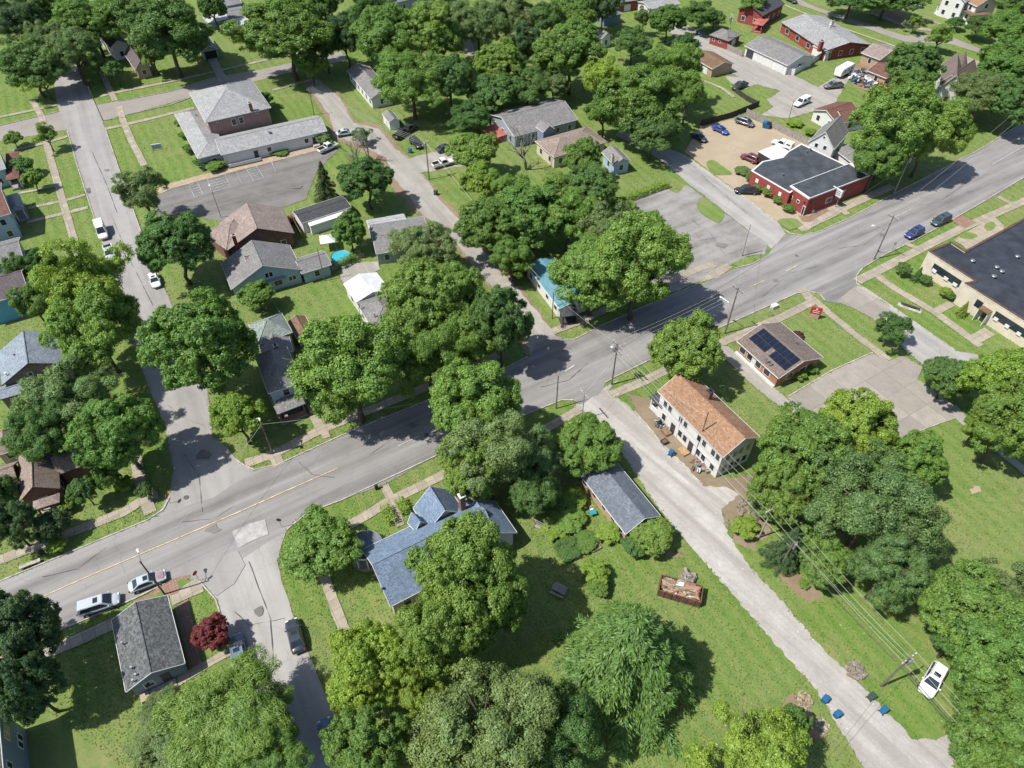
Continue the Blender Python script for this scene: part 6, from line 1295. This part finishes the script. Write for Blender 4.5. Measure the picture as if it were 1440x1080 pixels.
TL = [
 # upper left
 (22, 28, 42, 17, 'gray', G5, 'dark green tree filling the top left corner'), (42, 92, 40, 14, 'broad', G4, 'dark tree left of the shaded street end'), (58, 112, 27, 9, 'loose', G3, 'small yellow green street tree at the left street corner'),
 (125, 30, 50, 17, 'broad', G1, 'large tree right of the top left corner tree'), (100, 72, 40, 15, 'gray', G6, 'grayish tree above the shaded left street'), (132, 88, 22, 9, 'loose', G2, 'light tree in front of the shaded white house'), (66, 60, 30, 15, 'gray', G6, 'gray green tree between the top left dark trees'),
 (233, 42, 60, 21, 'broad', G4, 'very large dark tree with a tall bare trunk by the street'), (190, 12, 34, 16, 'broad', G1, 'tree behind the very large dark tree'), (298, 10, 22, 12, 'maple', G4, 'small dark tree above the pale carport roof'), (213, 78, 22, 9, 'loose', G2, 'light green tree beside the brown gabled cottage'),
 (404, 46, 64, 21, 'broad', G1, 'very large bright tree north of the church roof'), (455, 8, 26, 15, 'broad', G4, 'tree at the top edge behind the very large bright tree'), (484, 50, 28, 15, 'gray', G5, 'dark gray tree above the alley cottage'), (437, 92, 22, 9, 'loose', G2, 'low leafy tree under the very large bright tree'),
 (372, 140, 14, 4.5, 'bush', G4, 'dark shrub at the right corner of the church roof'), (362, 168, 14, 5, 'bush', G5, 'ivy covered shrub against the brick church wall'),
 (540, 55, 48, 19, 'broad', G1, 'left crown of the wood behind the alley cars'), (602, 48, 48, 19, 'broad', G2, 'upper crown of the wood behind the alley cars'), (578, 112, 55, 17, 'gray', G1, 'front crown of the wood above the black pickups'), (632, 110, 38, 15, 'broad', G4, 'dark crown at the right end of the alley wood'), (520, 18, 34, 16, 'gray', G4, 'tree at the top edge above the alley wood'),
 (672, 36, 38, 16, 'gray', G6, 'gray green tree left of the pale drive at the top'), (716, 20, 38, 16, 'gray', G6, 'gray green tree above the pale drive at the top'), (705, 92, 38, 15, 'maple', G2, 'yellow green tree behind the red deck'), (742, 122, 32, 11, 'gray', G4, 'low dark tree behind the gray gabled house'), (690, 130, 36, 11, 'broad', G4, 'shaded tree left of the gray gabled house'),
 (803, 72, 48, 19, 'maple', G1, 'dense round maple above the gray gabled house'), (768, 28, 28, 13, 'gray', G4, 'tree at the top edge left of the dense maple'), (812, 18, 30, 14, 'broad', G1, 'tree at the top edge above the dense maple'), (848, 8, 26, 13, 'gray', G5, 'dark tree beside the square blue gray shed'), (890, 60, 27, 10, 'gray', G4, 'gray green tree right of the narrow white cottage'),
 (905, 25, 13, 9, 'loose', G6, 'thin sparse tree beside the pale alley at the top'), (940, 28, 25, 11, 'maple', G1, 'bright tree below the small white garage at the top'), (962, 66, 20, 10, 'broad', G4, 'tree left of the tan garage'),
 (845, 112, 38, 15, 'loose', G7, 'yellow green tree beside the dense round maple'), (903, 140, 58, 18, 'broad', G1, 'largest crown of the clump left of the blue car'), (948, 98, 40, 16, 'gray', G2, 'upper right crown of the clump left of the tan garage'), (968, 132, 26, 13, 'loose', G2, 'right hand crown of the clump beside the fenced lawn'), (920, 185, 34, 12, 'broad', G4, 'lowest crown of the clump above the lane'), (850, 158, 30, 11, 'loose', G1, 'low crown of the clump right of the gray gabled house'),
 (738, 62, 26, 13, 'gray', G5, 'dark tree at the right end of the pale top drive'), (630, 20, 34, 15, 'gray', G6, 'gray green tree at the top edge right of the alley wood'), (85, 10, 36, 16, 'broad', G4, 'tree at the top edge between the left corner trees'), (160, 100, 16, 7, 'bush', G4, 'dark shrub by the sidewalk of the shaded street end'), (270, 60, 20, 9, 'gray', G4, 'shaded small tree left of the open fronted garage'), (455, 60, 26, 14, 'gray', G4, 'tree right of the very large bright tree'), (660, 165, 28, 8, 'gray', G4, 'low shaded tree left of the red deck'), (778, 120, 26, 9, 'gray', G6, 'grayish tree under the dense round maple'),
 # upper right
 (1258, 178, 57, 21, 'broad', G2, 'tall yellow green tree shading the main road'), (1236, 222, 36, 14, 'broad', G1, 'lower tree beside the red tavern, shading the main road'), (1310, 183, 43, 19, 'broad', G2, 'right hand yellow green tree by the main road'), (1282, 128, 30, 13, 'maple', G1, 'yellow green tree top behind the road shading trees'), (1285, 95, 40, 15, 'maple', G4, 'dark round tree left of the turret house'), (1322, 52, 18, 8, 'loose', G2, 'small light tree by the far street'), (1287, 32, 13, 5.5, 'loose', G2, 'small round tree casting an oval shadow on the far lawn'),
 (1382, 132, 40, 13, 'gray', G6, 'gray green pine right of the turret house'), (1425, 95, 45, 16, 'broad', G1, 'large tree at the right edge above the road'), (1428, 145, 34, 14, 'maple', G4, 'dark tree at the right edge beside the road'), (1412, 42, 34, 12, 'broad', G1, 'tree below the orange roofed house'), (1377, 36, 20, 7, 'gray', G4, 'small dark tree left of the orange roofed porch'), (1432, 8, 28, 12, 'broad', G4, 'tree in the top right corner'), (1345, 32, 12, 4, 'bush', G4, 'bush beside the columned porch'), (1250, -6, 45, 12, 'broad', G4, 'shaded tree at the top edge left of the columned house'), (1060, 4, 22, 9, 'loose', G1, 'tree in front of the red house at the top'), (985, 20, 25, 9, 'gray', G4, 'shaded tree left of the red house'), (1005, 28, 16, 5, 'bush', G2, 'bright bush behind the brick hip garage'), (1200, -8, 40, 12, 'gray', G4, 'shaded tree at the top edge beyond the far street'),
 # left
 (198, 270, 38, 13, 'loose', G6, 'loose grayish tree overhanging the left street'), (246, 345, 54, 15, 'maple', G4, 'dense dark tree over the parked white car'), (64, 190, 17, 7, 'loose', G2, 'slim young tree with a bare trunk on the left verge'), (30, 232, 18, 4.5, 'bush', G4, 'dark bush beside the maroon porch'), (46, 252, 16, 5, 'bush', G2, 'round light bush below the maroon porch'), (18, 195, 14, 4, 'bush', G2, 'low pale shrub above the maroon porch'),
 (122, 402, 64, 20, 'loose', G3, 'big bright tree over the left street, upper part of the row'), (130, 460, 58, 17, 'broad', G2, 'bright lower tree over the left street below the cyan house'), (45, 425, 30, 10, 'loose', G1, 'tree in front of the cyan house wall'), (25, 380, 22, 8, 'gray', G4, 'gray green bush tree behind the cyan house'), (60, 372, 22, 8, 'gray', G4, 'bush tree behind the big bright left tree'),
 (283, 486, 75, 20, 'maple', G1, 'large dense tree at the street bend beside the tall house'), (335, 588, 38, 10, 'bush', G3, 'bright round tree at the street corner by the lamp post'), (95, 560, 62, 13, 'gray', G6, 'wide gray green tree below the weathered house'), (60, 608, 46, 12, 'gray', G4, 'gray green tree above the brown gabled brick house'), (165, 606, 58, 15, 'maple', G1, 'large green tree shading the left street corner'), (117, 690, 20, 6, 'bush', G4, 'leafy bush beside the small brown house addition'), (150, 668, 18, 7, 'maple', G1, 'small tree under the street corner tree'), (14, 738, 34, 9, 'gray', G5, 'very dark tree at the left edge above the road'), (72, 738, 22, 5, 'broad', G5, 'shaded dark tree beside the sidewalk at the left'), (4, 690, 20, 7, 'broad', G4, 'dark tree at the left edge beside the brown roof'),
 # centre left
 (362, 415, 26, 6, 'bush', G2, 'bright bush tree in front of the pale blue house'), (492, 518, 84, 20, 'broad', G2, 'broad yellow green tree over the road beside the brick porch'), (490, 322, 24, 9, 'maple', G1, 'round green tree right of the brown house'), (456, 256, 22, 10, 'cone', (.10, .135, .05), 'olive conifer on the church car park edge'), (516, 252, 40, 12, 'maple', G4, 'dark tree between the car park and the alley'), (597, 352, 46, 12, 'gray', G6, 'gray green tree over the low garage'),
 (600, 425, 58, 17, 'broad', G2, 'large yellow green tree over the white metal roof'), (640, 420, 50, 16, 'broad', G2, 'right hand yellow green tree over the brown alley roof'), (602, 500, 50, 14, 'gray', G2, 'lower yellow green tree behind the road tree'), (704, 452, 47, 17, 'maple', G4, 'dark dense tree at the alley mouth'), (655, 480, 36, 12, 'broad', G2, 'crown between the dark alley tree and the road tree'),
 (668, 568, 66, 17, 'maple', G2, 'bright tree overhanging the main road in the centre'), (690, 645, 66, 16, 'loose', G6, 'dull olive tree with bare twigs beside the blue roofed house'), (664, 656, 46, 13, 'broad', G2, 'green tree over the chimney of the blue roofed house'), (748, 640, 40, 11, 'gray', G6, 'thin grayish tree left of the bright corner bush'), (752, 690, 36, 9, 'gray', G4, 'dark tree behind the thin grayish tree'),
 (828, 626, 52, 9, 'maple', G2, 'bright spreading tree at the corner of the gravel lane'),
 # centre
 (836, 384, 66, 16, 'broad', G2, 'left half of the big yellow green tree over the road shadow'), (899, 370, 70, 21, 'broad', G2, 'right half of the big yellow green tree over the road shadow'), (860, 325, 48, 15, 'loose', G6, 'upper olive part of the tree beside the corner lot'), (665, 215, 36, 11, 'bush', G2, 'bright bush tree beside the parked white pickup'), (675, 255, 30, 9, 'bush', G3, 'bright low tree below the parked white pickup'), (690, 315, 48, 13, 'maple', G1, 'tree overhanging the alley above the trailer home'), (750, 300, 58, 14, 'maple', G1, 'middle tree of the wood above the trailer home'), (716, 268, 34, 9, 'loose', G2, 'pale green tree below the bare gray tree'), (778, 272, 36, 10, 'loose', G2, 'pale green tree before the tan hip roof'), (820, 222, 28, 11, 'maple', G1, 'upright dark tree right of the tan hip roof'), (832, 265, 42, 12, 'maple', G4, 'dark tree left of the hedge by the corner lot'), (800, 312, 42, 12, 'loose', G2, 'light tree in front of the dark hedge tree'), (720, 362, 30, 10, 'gray', G1, 'tree beside the black pickup at the trailer home'),
 (966, 492, 52, 14, 'maple', G2, 'bright tree between the main road and the white house'), (1255, 462, 28, 7, 'loose', G4, 'small dark twisted tree by the office drive'),
 # right
 (1335, 532, 36, 8, 'bush', G4, 'round dark bush tree beside the concrete lot'), (1408, 535, 52, 15, 'broad', G3, 'bright yellow green tree at the right edge below the office block'), (1420, 595, 50, 15, 'maple', G2, 'bright green tree at the right edge above the meadow'), (1375, 600, 24, 8, 'loose', G3, 'small yellow tree beside the gravel path'),
 (1130, 635, 72, 15, 'maple', G2, 'bright tree right of the white house'), (1205, 602, 56, 14, 'maple', G3, 'bright tree at the edge of the concrete lot'), (1100, 690, 42, 12, 'maple', G2, 'lower bright tree right of the gravel lane bushes'), (1285, 648, 42, 11, 'maple', G2, 'tree at the meadow edge below the concrete lot'), (1228, 712, 86, 17, 'gray', (.128, .222, .078), 'huge gray green tree at the edge of the meadow'), (1250, 800, 54, 13, 'gray', (.128, .222, .078), 'lower gray green tree above the wires'), (1108, 768, 30, 9, 'cone', G5, 'dark conifer behind the transformer pole'), (1158, 785, 38, 8, 'maple', G2, 'bright low tree under the wires'), (1190, 680, 44, 13, 'maple', G1, 'green tree between the bright lot tree and the huge gray one'),
 (1365, 858, 66, 13, 'maple', G1, 'large tree right of the meadow'), (1428, 838, 48, 13, 'loose', G6, 'thin pale topped tree at the right edge'), (1420, 930, 74, 14, 'maple', G1, 'large tree above the parked white suv'), (1410, 1030, 66, 13, 'maple', G1, 'large tree in the lower right corner'), (1350, 895, 40, 10, 'maple', G4, 'dark tree beside the white suv'),
 # bottom
 (1062, 1058, 78, 13, 'loose', G3, 'bright yellow green tree at the bottom edge by the stones'), (1115, 1020, 26, 7, 'bush', G1, 'small bright bush tree by the heap of stones'),
 (884, 920, 112, 17, 'larch', (.132, .225, .060), 'feathery pale larch standing on the lawn'), (690, 1040, 112, 15, 'gray', (.142, .215, .074), 'wide gray green tree at the bottom centre'), (790, 1035, 60, 12, 'gray', G4, 'dark tree right of the bottom centre tree'),
 (656, 806, 77, 20, 'broad', G2, 'huge tree over the blue roofed house'), (622, 888, 62, 16, 'broad', G2, 'lower part of the huge tree behind the blue roofed house'), (694, 846, 46, 16, 'broad', G2, 'right hand crown of the huge tree by the picnic table'),
 (518, 932, 56, 12, 'broad', G7, 'yellow leaved tree left of the huge tree'), (520, 1050, 58, 13, 'maple', G1, 'green tree at the bottom beside the blue sedan'), (585, 975, 42, 9, 'loose', G3, 'yellow green tree between the yellow tree and the bottom tree'),
 (325, 1014, 90, 10, 'soft', G2, 'large feathery willow over the bottom street'), (240, 1050, 58, 6, 'soft', G6, 'soft olive willow bush at the bottom left'), (385, 1062, 48, 8, 'soft', G1, 'willow crown over the shaded bottom street'), (235, 1000, 36, 4, 'soft', G6, 'low feathery shrub below the gray bungalow'),
 (450, 768, 56, 9, 'bush', G2, 'round bushy tree at the corner before the blue roofed house'), (20, 890, 58, 14, 'maple', G5, 'dark tree at the left edge below the main road'), (35, 965, 46, 13, 'maple', G5, 'dark tree above the blue gray corner house'),
]
for q in TL: tree(*q)
RED = (.21, .055, .062)
tree(297, 890, 25, 5.2, 'maple', RED, 'dark red maple beside the gray bungalow', name='maple_tree')
BL = [
 (79, 767, 14, 2.0, 'bush', G3, 'round clipped bush beside the concrete bench'), (176, 681, 14, 2.0, 'bush', G3, 'round clipped bush on the bright lawn by the street corner'), (204, 690, 13, 3, 'bush', G4, 'dark bush at the street corner sidewalk'), (40, 632, 20, 2.5, 'bush', G4, 'low dark bush above the small tan garage'), (92, 710, 12, 2, 'bush', G2, 'low shrub beside the small brown porch'),
 (916, 752, 32, 4.2, 'bush', G2, 'big round bush at the lower end of the garage house'), (893, 768, 18, 2.6, 'bush', G4, 'dark lower part of the bush by the garage house'), (855, 748, 20, 1.8, 'bush', G3, 'weedy shrub at the garage house corner'), (806, 700, 20, 2.0, 'bush', G3, 'light shrub on the lawn left of the garage house'), (800, 728, 26, 1.8, 'bush', G2, 'low shrubs beside the garden swing'), (778, 742, 20, 1.5, 'bush', G3, 'light low shrub left of the vegetable rows'), (825, 760, 18, 1.2, 'bush', G1, 'leafy vegetable row beside the bare garden strip'), (800, 770, 22, 1.2, 'bush', G4, 'darker vegetable row below the bare garden strip'), (836, 806, 20, 3.0, 'bush', G3, 'bright bush above the feathery larch'), (842, 826, 14, 2.2, 'bush', G2, 'small bush right at the top of the feathery larch'), (775, 700, 18, 2.0, 'bush', G4, 'shaded shrub below the thin grayish tree'),
 (1055, 250, 8, 1.6, 'bush', G1, 'first clipped shrub along the red tavern wall, nearest the lot'), (1068, 263, 9, 1.6, 'bush', G1, 'second clipped shrub along the red tavern wall'), (1080, 269, 11, 2.0, 'bush', G2, 'largest shrub along the red tavern wall'), (1095, 281, 8, 1.6, 'bush', G1, 'fourth clipped shrub along the red tavern wall'), (1109, 292, 9, 1.7, 'bush', G1, 'last clipped shrub near the tavern door'), (1044, 240, 12, 1.2, 'bush', G6, 'dry ornamental shrub by the tan lot island'),
 (1272, 378, 13, 2.6, 'bush', G4, 'low dark shrub in the edged bed of the office block'), (1292, 385, 8, 3.4, 'cone', G4, 'conical evergreen left of the long office windows'), (1302, 393, 9, 2.0, 'bush', G4, 'rounded evergreen next to the conical one at the office'), (1330, 410, 9, 2.0, 'bush', G3, 'yellow green shrub below the long office windows'), (1356, 434, 9, 3.6, 'cone', G3, 'bright conical evergreen against the cream office wall'), (1337, 416, 8, 1.5, 'bush', G4, 'small dark shrub by the office steps'),
 (1122, 525, 13, 1.4, 'bush', G2, 'clipped hedge bush at the gable end of the solar office'), (1138, 517, 11, 1.4, 'bush', G2, 'second clipped hedge bush at the solar office gable'), (1123, 471, 8, 1.2, 'bush', (.10, .05, .05), 'small dark red shrub behind the solar office'),
 (281, 228, 12, 2.4, 'bush', G4, 'dark shrub at the lower corner of the church wing'), (302, 232, 14, 2.0, 'bush', G2, 'bright shrub at the lower corner of the church wing'), (266, 208, 10, 2.0, 'bush', G1, 'shrub along the church lawn wall'), (257, 190, 8, 1.6, 'bush', G1, 'upper shrub along the church lawn wall'), (393, 212, 14, 1.0, 'bush', G1, 'low green hedge beside the church ramp'), (250, 172, 6, 1.4, 'bush', G2, 'small shrub at the upper church lawn corner'),
 (455, 195, 14, 3, 'loose', G6, 'scrubby bush at the end of the church wing'), (870, 288, 22, 2, 'bush', G3, 'bright bush at the left end of the lot hedge'), (1080, 660, 14, 2.5, 'bush', G2, 'bush against the shaded end of the white house'), (1050, 742, 22, 2.4, 'bush', G3, 'bright bush between the gravel lane and the lichen pole'), (1075, 715, 18, 3, 'bush', G6, 'dry olive shrub above the lichen pole'), (1130, 822, 8, .8, 'bush', G2, 'green tuft on the bare earth under the wires'), (1250, 95, 10, 2.5, 'bush', G1, 'bush between the two brown cottage roofs'), (508, 190, 16, 4, 'loose', G4, 'scrub at the foot of the bare alley trees'), (1140, 215 - 30, 10, 1.6, 'bush', G3, 'weedy green shrub behind the parking fence'), (1118, 172, 12, 1.2, 'bush', G3, 'bright weeds beside the leaning short post'),
]
for q in BL: tree(*q, cat='shrub', trunk=False, name='shrub' if q[4] != 'cone' else 'evergreen_shrub')
# hedges: one clipped body of leaves each
def hedge(label, a, b, w, h, colr, ends=1.0):
    pa, pb = P(*a), P(*b); d = pb - pa; L = d.length; r = np.random.default_rng(int(a[0] + b[1])); n = int(260 * L)
    x = r.uniform(-L / 2, L / 2, n); f = r.integers(0, 3, n); y = np.where(f == 0, r.uniform(-w / 2, w / 2, n), np.where(f == 1, w / 2, -w / 2)) + r.normal(0, .09, n); z = np.where(f == 0, h, r.uniform(0.05, h, n)) + r.normal(0, .10, n)
    C = np.stack([x, y, z], 1); Nn = np.stack([np.zeros(n), np.where(f == 0, 0, np.sign(y)), np.where(f == 0, 1.2, .4)], 1) + r.normal(0, .5, (n, 3)); Lf = r.uniform(.07, .16, n)
    me = kites('hedge', C, Nn, r.normal(0, 1, (n, 3)), Lf, Lf * .6); o = bpy.data.objects.new('hedge', me); col.objects.link(o); mid = (pa + pb) / 2; o.location = (mid.x, mid.y, 0); o.rotation_euler = (0, 0, math.atan2(d.y, d.x)); o.color = (*colr, 1); tag(o, label, 'hedge', 'hedges')
    return o
hedge('long leafy hedge below the pale blue house', (392, 402), (456, 380), 1.6, 1.9, G2); hedge('short clipped hedge left of the path to the blue roofed house', (541, 716), (553, 739), 1.2, 1.3, G3); hedge('short clipped hedge right of the path to the blue roofed house', (562, 706), (572, 724), 1.2, 1.3, G3)
hedge('leafy hedge along the top of the corner parking lot', (878, 284), (938, 262), 1.5, 1.4, G3); hedge('low hedge left of the canopy tent yard', (478, 378), (500, 366), 1.2, 1.6, G1); hedge('low green hedge under the church wing windows', (378, 214), (406, 206), 1.0, .9, G1)
# leafless trees
def bare(px, H, rr, label, seed, mat='bark_gray'):
    r = random.Random(seed); t = thing('bare_tree', label, 'tree', P(*px), 0, 'leafless trees'); mb = MB(); tw = MB()
    def grow(p, d, L, rad, lev):
        q = p + d * L; m = p.lerp(q, .5) + Vector((r.uniform(-1, 1), r.uniform(-1, 1), 0)) * L * .06
        (mb if lev < 2 else tw).tube([p, m, q], [rad, rad * .8, rad * .55], 6 if lev < 2 else 4)
        if lev >= 4: return
        for i in range(r.choice((2, 3, 3))):
            dd = (d + Vector((r.uniform(-1, 1), r.uniform(-1, 1), r.uniform(-.15, .7))) * rr).normalized(); grow(q if i else p.lerp(q, .75), dd, L * r.uniform(.6, .82), rad * .5, lev + 1)
    for i in range(3): grow(Vector((0, 0, -.1)), Vector((r.uniform(-.3, .3), r.uniform(-.3, .3), 1)).normalized(), H * .3, H * .022, 0)
    part('trunk', mb, mat, t, True); part('branches', tw, mat, t)
bare((740, 238), 14, .8, 'leafless gray tree standing before the tan hip roof', 4); bare((520, 226), 11, .6, 'leafless tree at the alley edge by the silver sedan', 9); bare((503, 236), 10, .6, 'second leafless tree between the car park and the alley', 12); bare((505, 250), 8, .55, 'pale dead trunk inside the dark car park tree', 15)

# grass tufts, weeds and fallen leaves over the lawns, thickest along the edges of paving
def inside(pts, poly):
    x, y = pts[:, 0], pts[:, 1]; res = np.zeros(len(pts), bool); j = len(poly) - 1
    for i in range(len(poly)):
        xi, yi = poly[i]; xj, yj = poly[j]
        if yi != yj: res ^= ((yi > y) != (yj > y)) & (x < (xj - xi) * (y - yi) / (yj - yi) + xi)
        j = i
    return res
def offpaving(pts):
    ok = np.ones(len(pts), bool)
    for q in PAVED:
        lo, hi = q.min(0), q.max(0); m = ok & (pts[:, 0] >= lo[0]) & (pts[:, 0] <= hi[0]) & (pts[:, 1] >= lo[1]) & (pts[:, 1] <= hi[1])
        idx = np.nonzero(m)[0]
        if len(idx): ok[idx[inside(pts[idx], q)]] = False
    return ok
r_ = np.random.default_rng(5)
def tufts(name, pts, lo, hi, colr, zmax):
    n = len(pts); C = np.column_stack([pts, r_.uniform(.02, zmax, n)]); Nn = np.array([0, 0, 1.0]) + r_.normal(0, .55, (n, 3)); L = r_.uniform(lo, hi, n)
    me = kites(name, C, Nn, r_.normal(0, 1, (n, 3)), L, L * r_.uniform(.25, .6, n)); o = bpy.data.objects.new(name, me); col.objects.link(o); o.color = (*colr, 1); o['kind'] = 'stuff'
    return o
N = 620000
rad_ = 20 + 260 * r_.random(N) ** .9; ang_ = r_.uniform(R(28), R(152), N); pts = np.column_stack([rad_ * np.cos(ang_), rad_ * np.sin(ang_)]); pts = pts[offpaving(pts)]
h_ = np.sin(pts[:, 0] * .21 + 2 * np.sin(pts[:, 1] * .13)) + np.sin(pts[:, 1] * .27 + 1.7 * np.sin(pts[:, 0] * .17)) + r_.normal(0, .7, len(pts))
tufts('grass_tufts', pts[h_ > .3], .08, .20, (.148, .228, .046), .07); tufts('dry_grass', pts[(h_ < -1.1)], .07, .18, (.215, .222, .088), .06); tufts('clover_patches', pts[(h_ > -1.1) & (h_ < -.45)], .07, .17, (.105, .185, .038), .07)
E = []
for q in PAVED:
    if len(q) < 12: continue
    e = np.vstack([q, q[:1]]); d = np.diff(e, axis=0); L_ = np.linalg.norm(d, axis=1); n = int(L_.sum() * 7)
    k = r_.choice(len(L_), n, p=L_ / L_.sum()); E.append(q[k] + d[k] * r_.random((n, 1)) + r_.normal(0, .16, (n, 2)))
E = np.vstack(E); E = E[(E[:, 1] > 15) & (E[:, 1] < 280) & (abs(E[:, 0]) < 190)]
E = E[(np.sin(E[:, 0] * .9) + np.sin(E[:, 1] * .8 + 1) + r_.normal(0, .6, len(E))) > -.3]
near = np.zeros(len(E), bool)
for dx, dy in ((.7, 0), (-.7, 0), (0, .7), (0, -.7)): near |= offpaving(E + np.array([dx, dy]))
E = E[near]
tufts('edge_weeds', E, .06, .17, (.140, .200, .045), .16)
